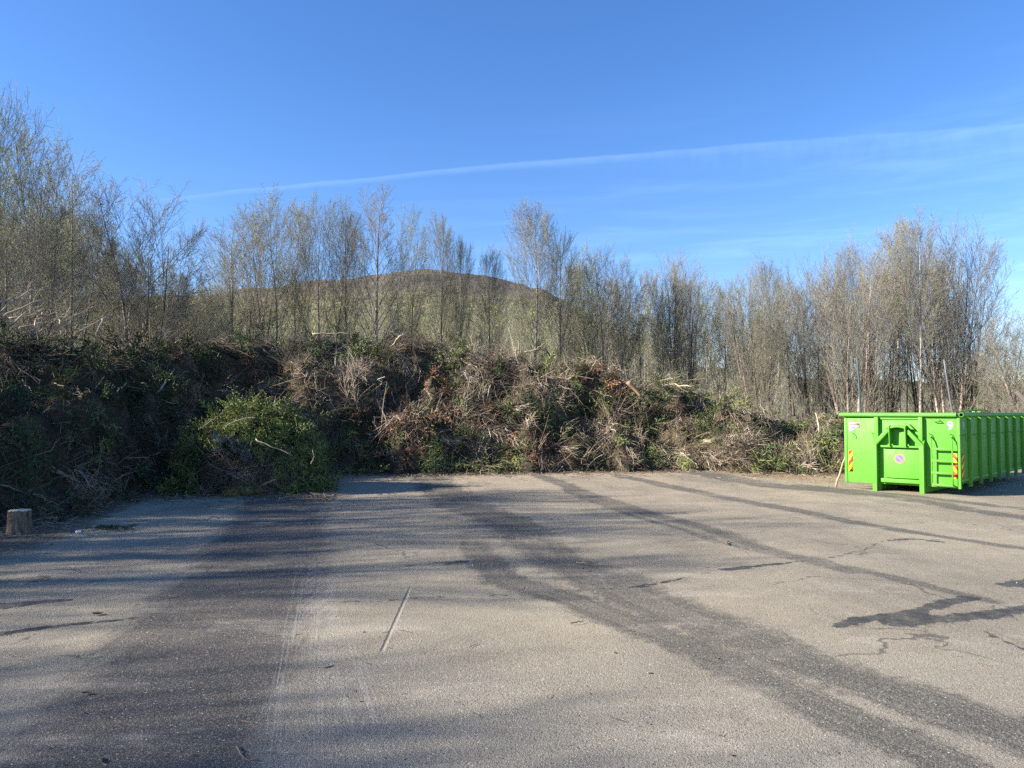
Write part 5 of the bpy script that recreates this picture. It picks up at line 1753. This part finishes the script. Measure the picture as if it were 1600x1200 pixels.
M_DEADLEAF = toned('dead_leaf', [(0, (0.04, 0.028, 0.02)), (0.5, (0.11, 0.075, 0.045)), (1, (0.3, 0.22, 0.13))])
for i, (x, y, lab) in enumerate([(152, 961, 'curled dead leaf on the asphalt near the left edge'), (452, 970, 'small dead leaf beside the dark band on the asphalt'), (381, 947, 'small dark chip lying in the dark band'),
                                 (135, 1085, 'dark chip in the shade at lower left'), (912, 890, 'small dark leaf beside the wheel track'), (1252, 934, 'tiny dark leaf right of the wide wheel track')]):
    P0 = gpt(x, y)
    n_ = 7
    uu, vv = np.meshgrid(np.linspace(-1, 1, n_), np.linspace(-1, 1, 5))
    wd = (1 - uu ** 2) ** 0.7
    s__ = 0.05 if i == 0 else 0.03
    V = np.stack([uu * s__, vv * wd * s__ * 0.5, 0.006 + s__ * (0.3 * uu ** 2 + 0.35 * (vv * wd) ** 2)], -1).reshape(-1, 3)
    Qf = [(j * n_ + k_, j * n_ + k_ + 1, (j + 1) * n_ + k_ + 1, (j + 1) * n_ + k_) for j in range(4) for k_ in range(n_ - 1)]
    o = Geo().add(V, Qf, None, 0.3).obj('dead_leaf', M_DEADLEAF, label=lab, cat='leaf')
    o.location = P0
    o.rotation_euler = (0, 0, i * 1.1)
for i, (a, m_, b, r, lab) in enumerate([
        ((370, 1169), (378, 1184), (404, 1190), 0.005, 'bent dark twig at the bottom of the picture'),
        ((378, 1128), (388, 1130), (400, 1134), 0.004, 'short pale twig just above the bent dark twig'),
        ((495, 1046), (510, 1046), (521, 1042), 0.006, 'short curved stick below the end of the scratch'),
        ((368, 972), (380, 972), (391, 973), 0.005, 'thin pale twig in the middle of the dark band'),
        ((900, 880), (920, 882), (936, 881), 0.007, 'reddish straight twig beside the wheel track'),
        ((890, 975), (900, 974), (911, 972), 0.006, 'small brown twig between the wheel tracks'),
        ((1135, 852), (1136, 849), (1138, 847), 0.01, 'small dark stick near the far wheel track'),
        ((1446, 777), (1453, 777), (1458, 778), 0.014, 'small dark stick before the container leg')]):
    branch('twig', None, r, lab, tone=0.35, cat='twig', seed=200 + i, raw=[gpt(*q_) + [0, 0, r + 0.004] for q_ in (a, m_, b)])

# bark, chips and twigs scattered along the foot of the heap
G = Geo()
n = 5200
px = rg.uniform(-60, 1420, n)
yb = np.interp(px, HP, HB)
yb = np.where((px > 262) & (px < 525), 16.4, yb)
Yl = yb + 0.25 - rg.exponential(0.6, n)
Xl = (px - 800) / F_PX * Yl
a = rg.uniform(0, 6.28, n)
L = rg.exponential(0.07, n) + 0.03
P0 = np.stack([Xl, Yl, rg.uniform(0.008, 0.03, n)], -1)
dv = np.stack([np.cos(a), np.sin(a), rg.normal(0, 0.1, n)], -1)
Pt = np.stack([P0, P0 + dv * L[:, None] * 0.5 + rg.normal(0, 0.012, (n, 3)), P0 + dv * L[:, None]], 1)
Pt[:, :, 2] = np.maximum(Pt[:, :, 2], 0.008)
G.tubes(Pt, np.repeat(rg.uniform(0.003, 0.008, n)[:, None], 3, 1), 3, rg.uniform(0.1, 0.85, n))
n = 1500
px = rg.uniform(-60, 1420, n)
Yl = np.where((px > 262) & (px < 525), 16.4, np.interp(px, HP, HB)) + 0.2 - rg.exponential(0.7, n)
G.leaves(np.stack([(px - 800) / F_PX * Yl, Yl, np.full(n, 0.012)], -1), norm(rg.normal(0, 1, (n, 3)) * [1, 1, 0.15]), norm(rg.normal(0, 0.3, (n, 3)) + [0, 0, 1]), rg.uniform(0.03, 0.09, n), rg.uniform(0.02, 0.05, n), rg.uniform(0.1, 0.8, n))
G.obj('litter', M_BRUSH, label='bark, twigs and leaf litter strewn along the foot of the heap', cat='litter', kind='stuff')
tuft = Geo()
for j, pr in enumerate(ST):
    m = 26
    px = rg.uniform(1150, 1420, m)
    Yl = rg.uniform(19.6, 22.2, m)
    P0 = np.stack([(px - 800) / F_PX * Yl, Yl, np.full(m, 0.0)], -1)
    tuft.scatter(pr, frames(P0, np.tile([0, 0, 1.0], (m, 1)), rg, 0.1, 0, (0.25, 0.5), 0.35), rg.normal(0.1, 0.12, m))
tuft.obj('straw_litter', M_STRAW, label='flattened dry straw on the ground left of the container', cat='straw', kind='stuff')


# grit, leaf bits and small chips strewn over the yard
G = Geo()
n = 1300
Yg = 3.6 + 18 * rg.beta(0.9, 1.2, n)
Xg = Yg * rg.uniform(-0.68, 0.68, n)
Pg = np.stack([Xg, Yg, np.full(n, 0.012)], -1)
G.leaves(Pg, norm(rg.normal(0, 1, (n, 3)) * [1, 1, 0.25]), norm(rg.normal(0, 0.35, (n, 3)) + [0, 0, 1]), rg.exponential(0.009, n) + 0.006, rg.exponential(0.006, n) + 0.005, rg.uniform(0.0, 0.9, n))
n = 90
Yg = 3.8 + 17 * rg.beta(0.9, 1.1, n)
Xg = Yg * rg.uniform(-0.66, 0.66, n)
a = rg.uniform(0, 6.28, n)
P0 = np.stack([Xg, Yg, np.full(n, 0.014)], -1)
P2 = P0 + np.stack([np.cos(a), np.sin(a), 0 * a], -1) * (rg.exponential(0.04, n) + 0.02)[:, None]
G.tubes(np.stack([P0, (P0 + P2) / 2 + rg.normal(0, 0.006, (n, 3)) * [1, 1, 0], P2], 1), np.full((n, 3), 0.002), 3, rg.uniform(0.05, 0.8, n))
G.obj('yard_grit', M_DEADLEAF, label='small chips, grit and leaf bits strewn over the asphalt', cat='grit', kind='stuff')
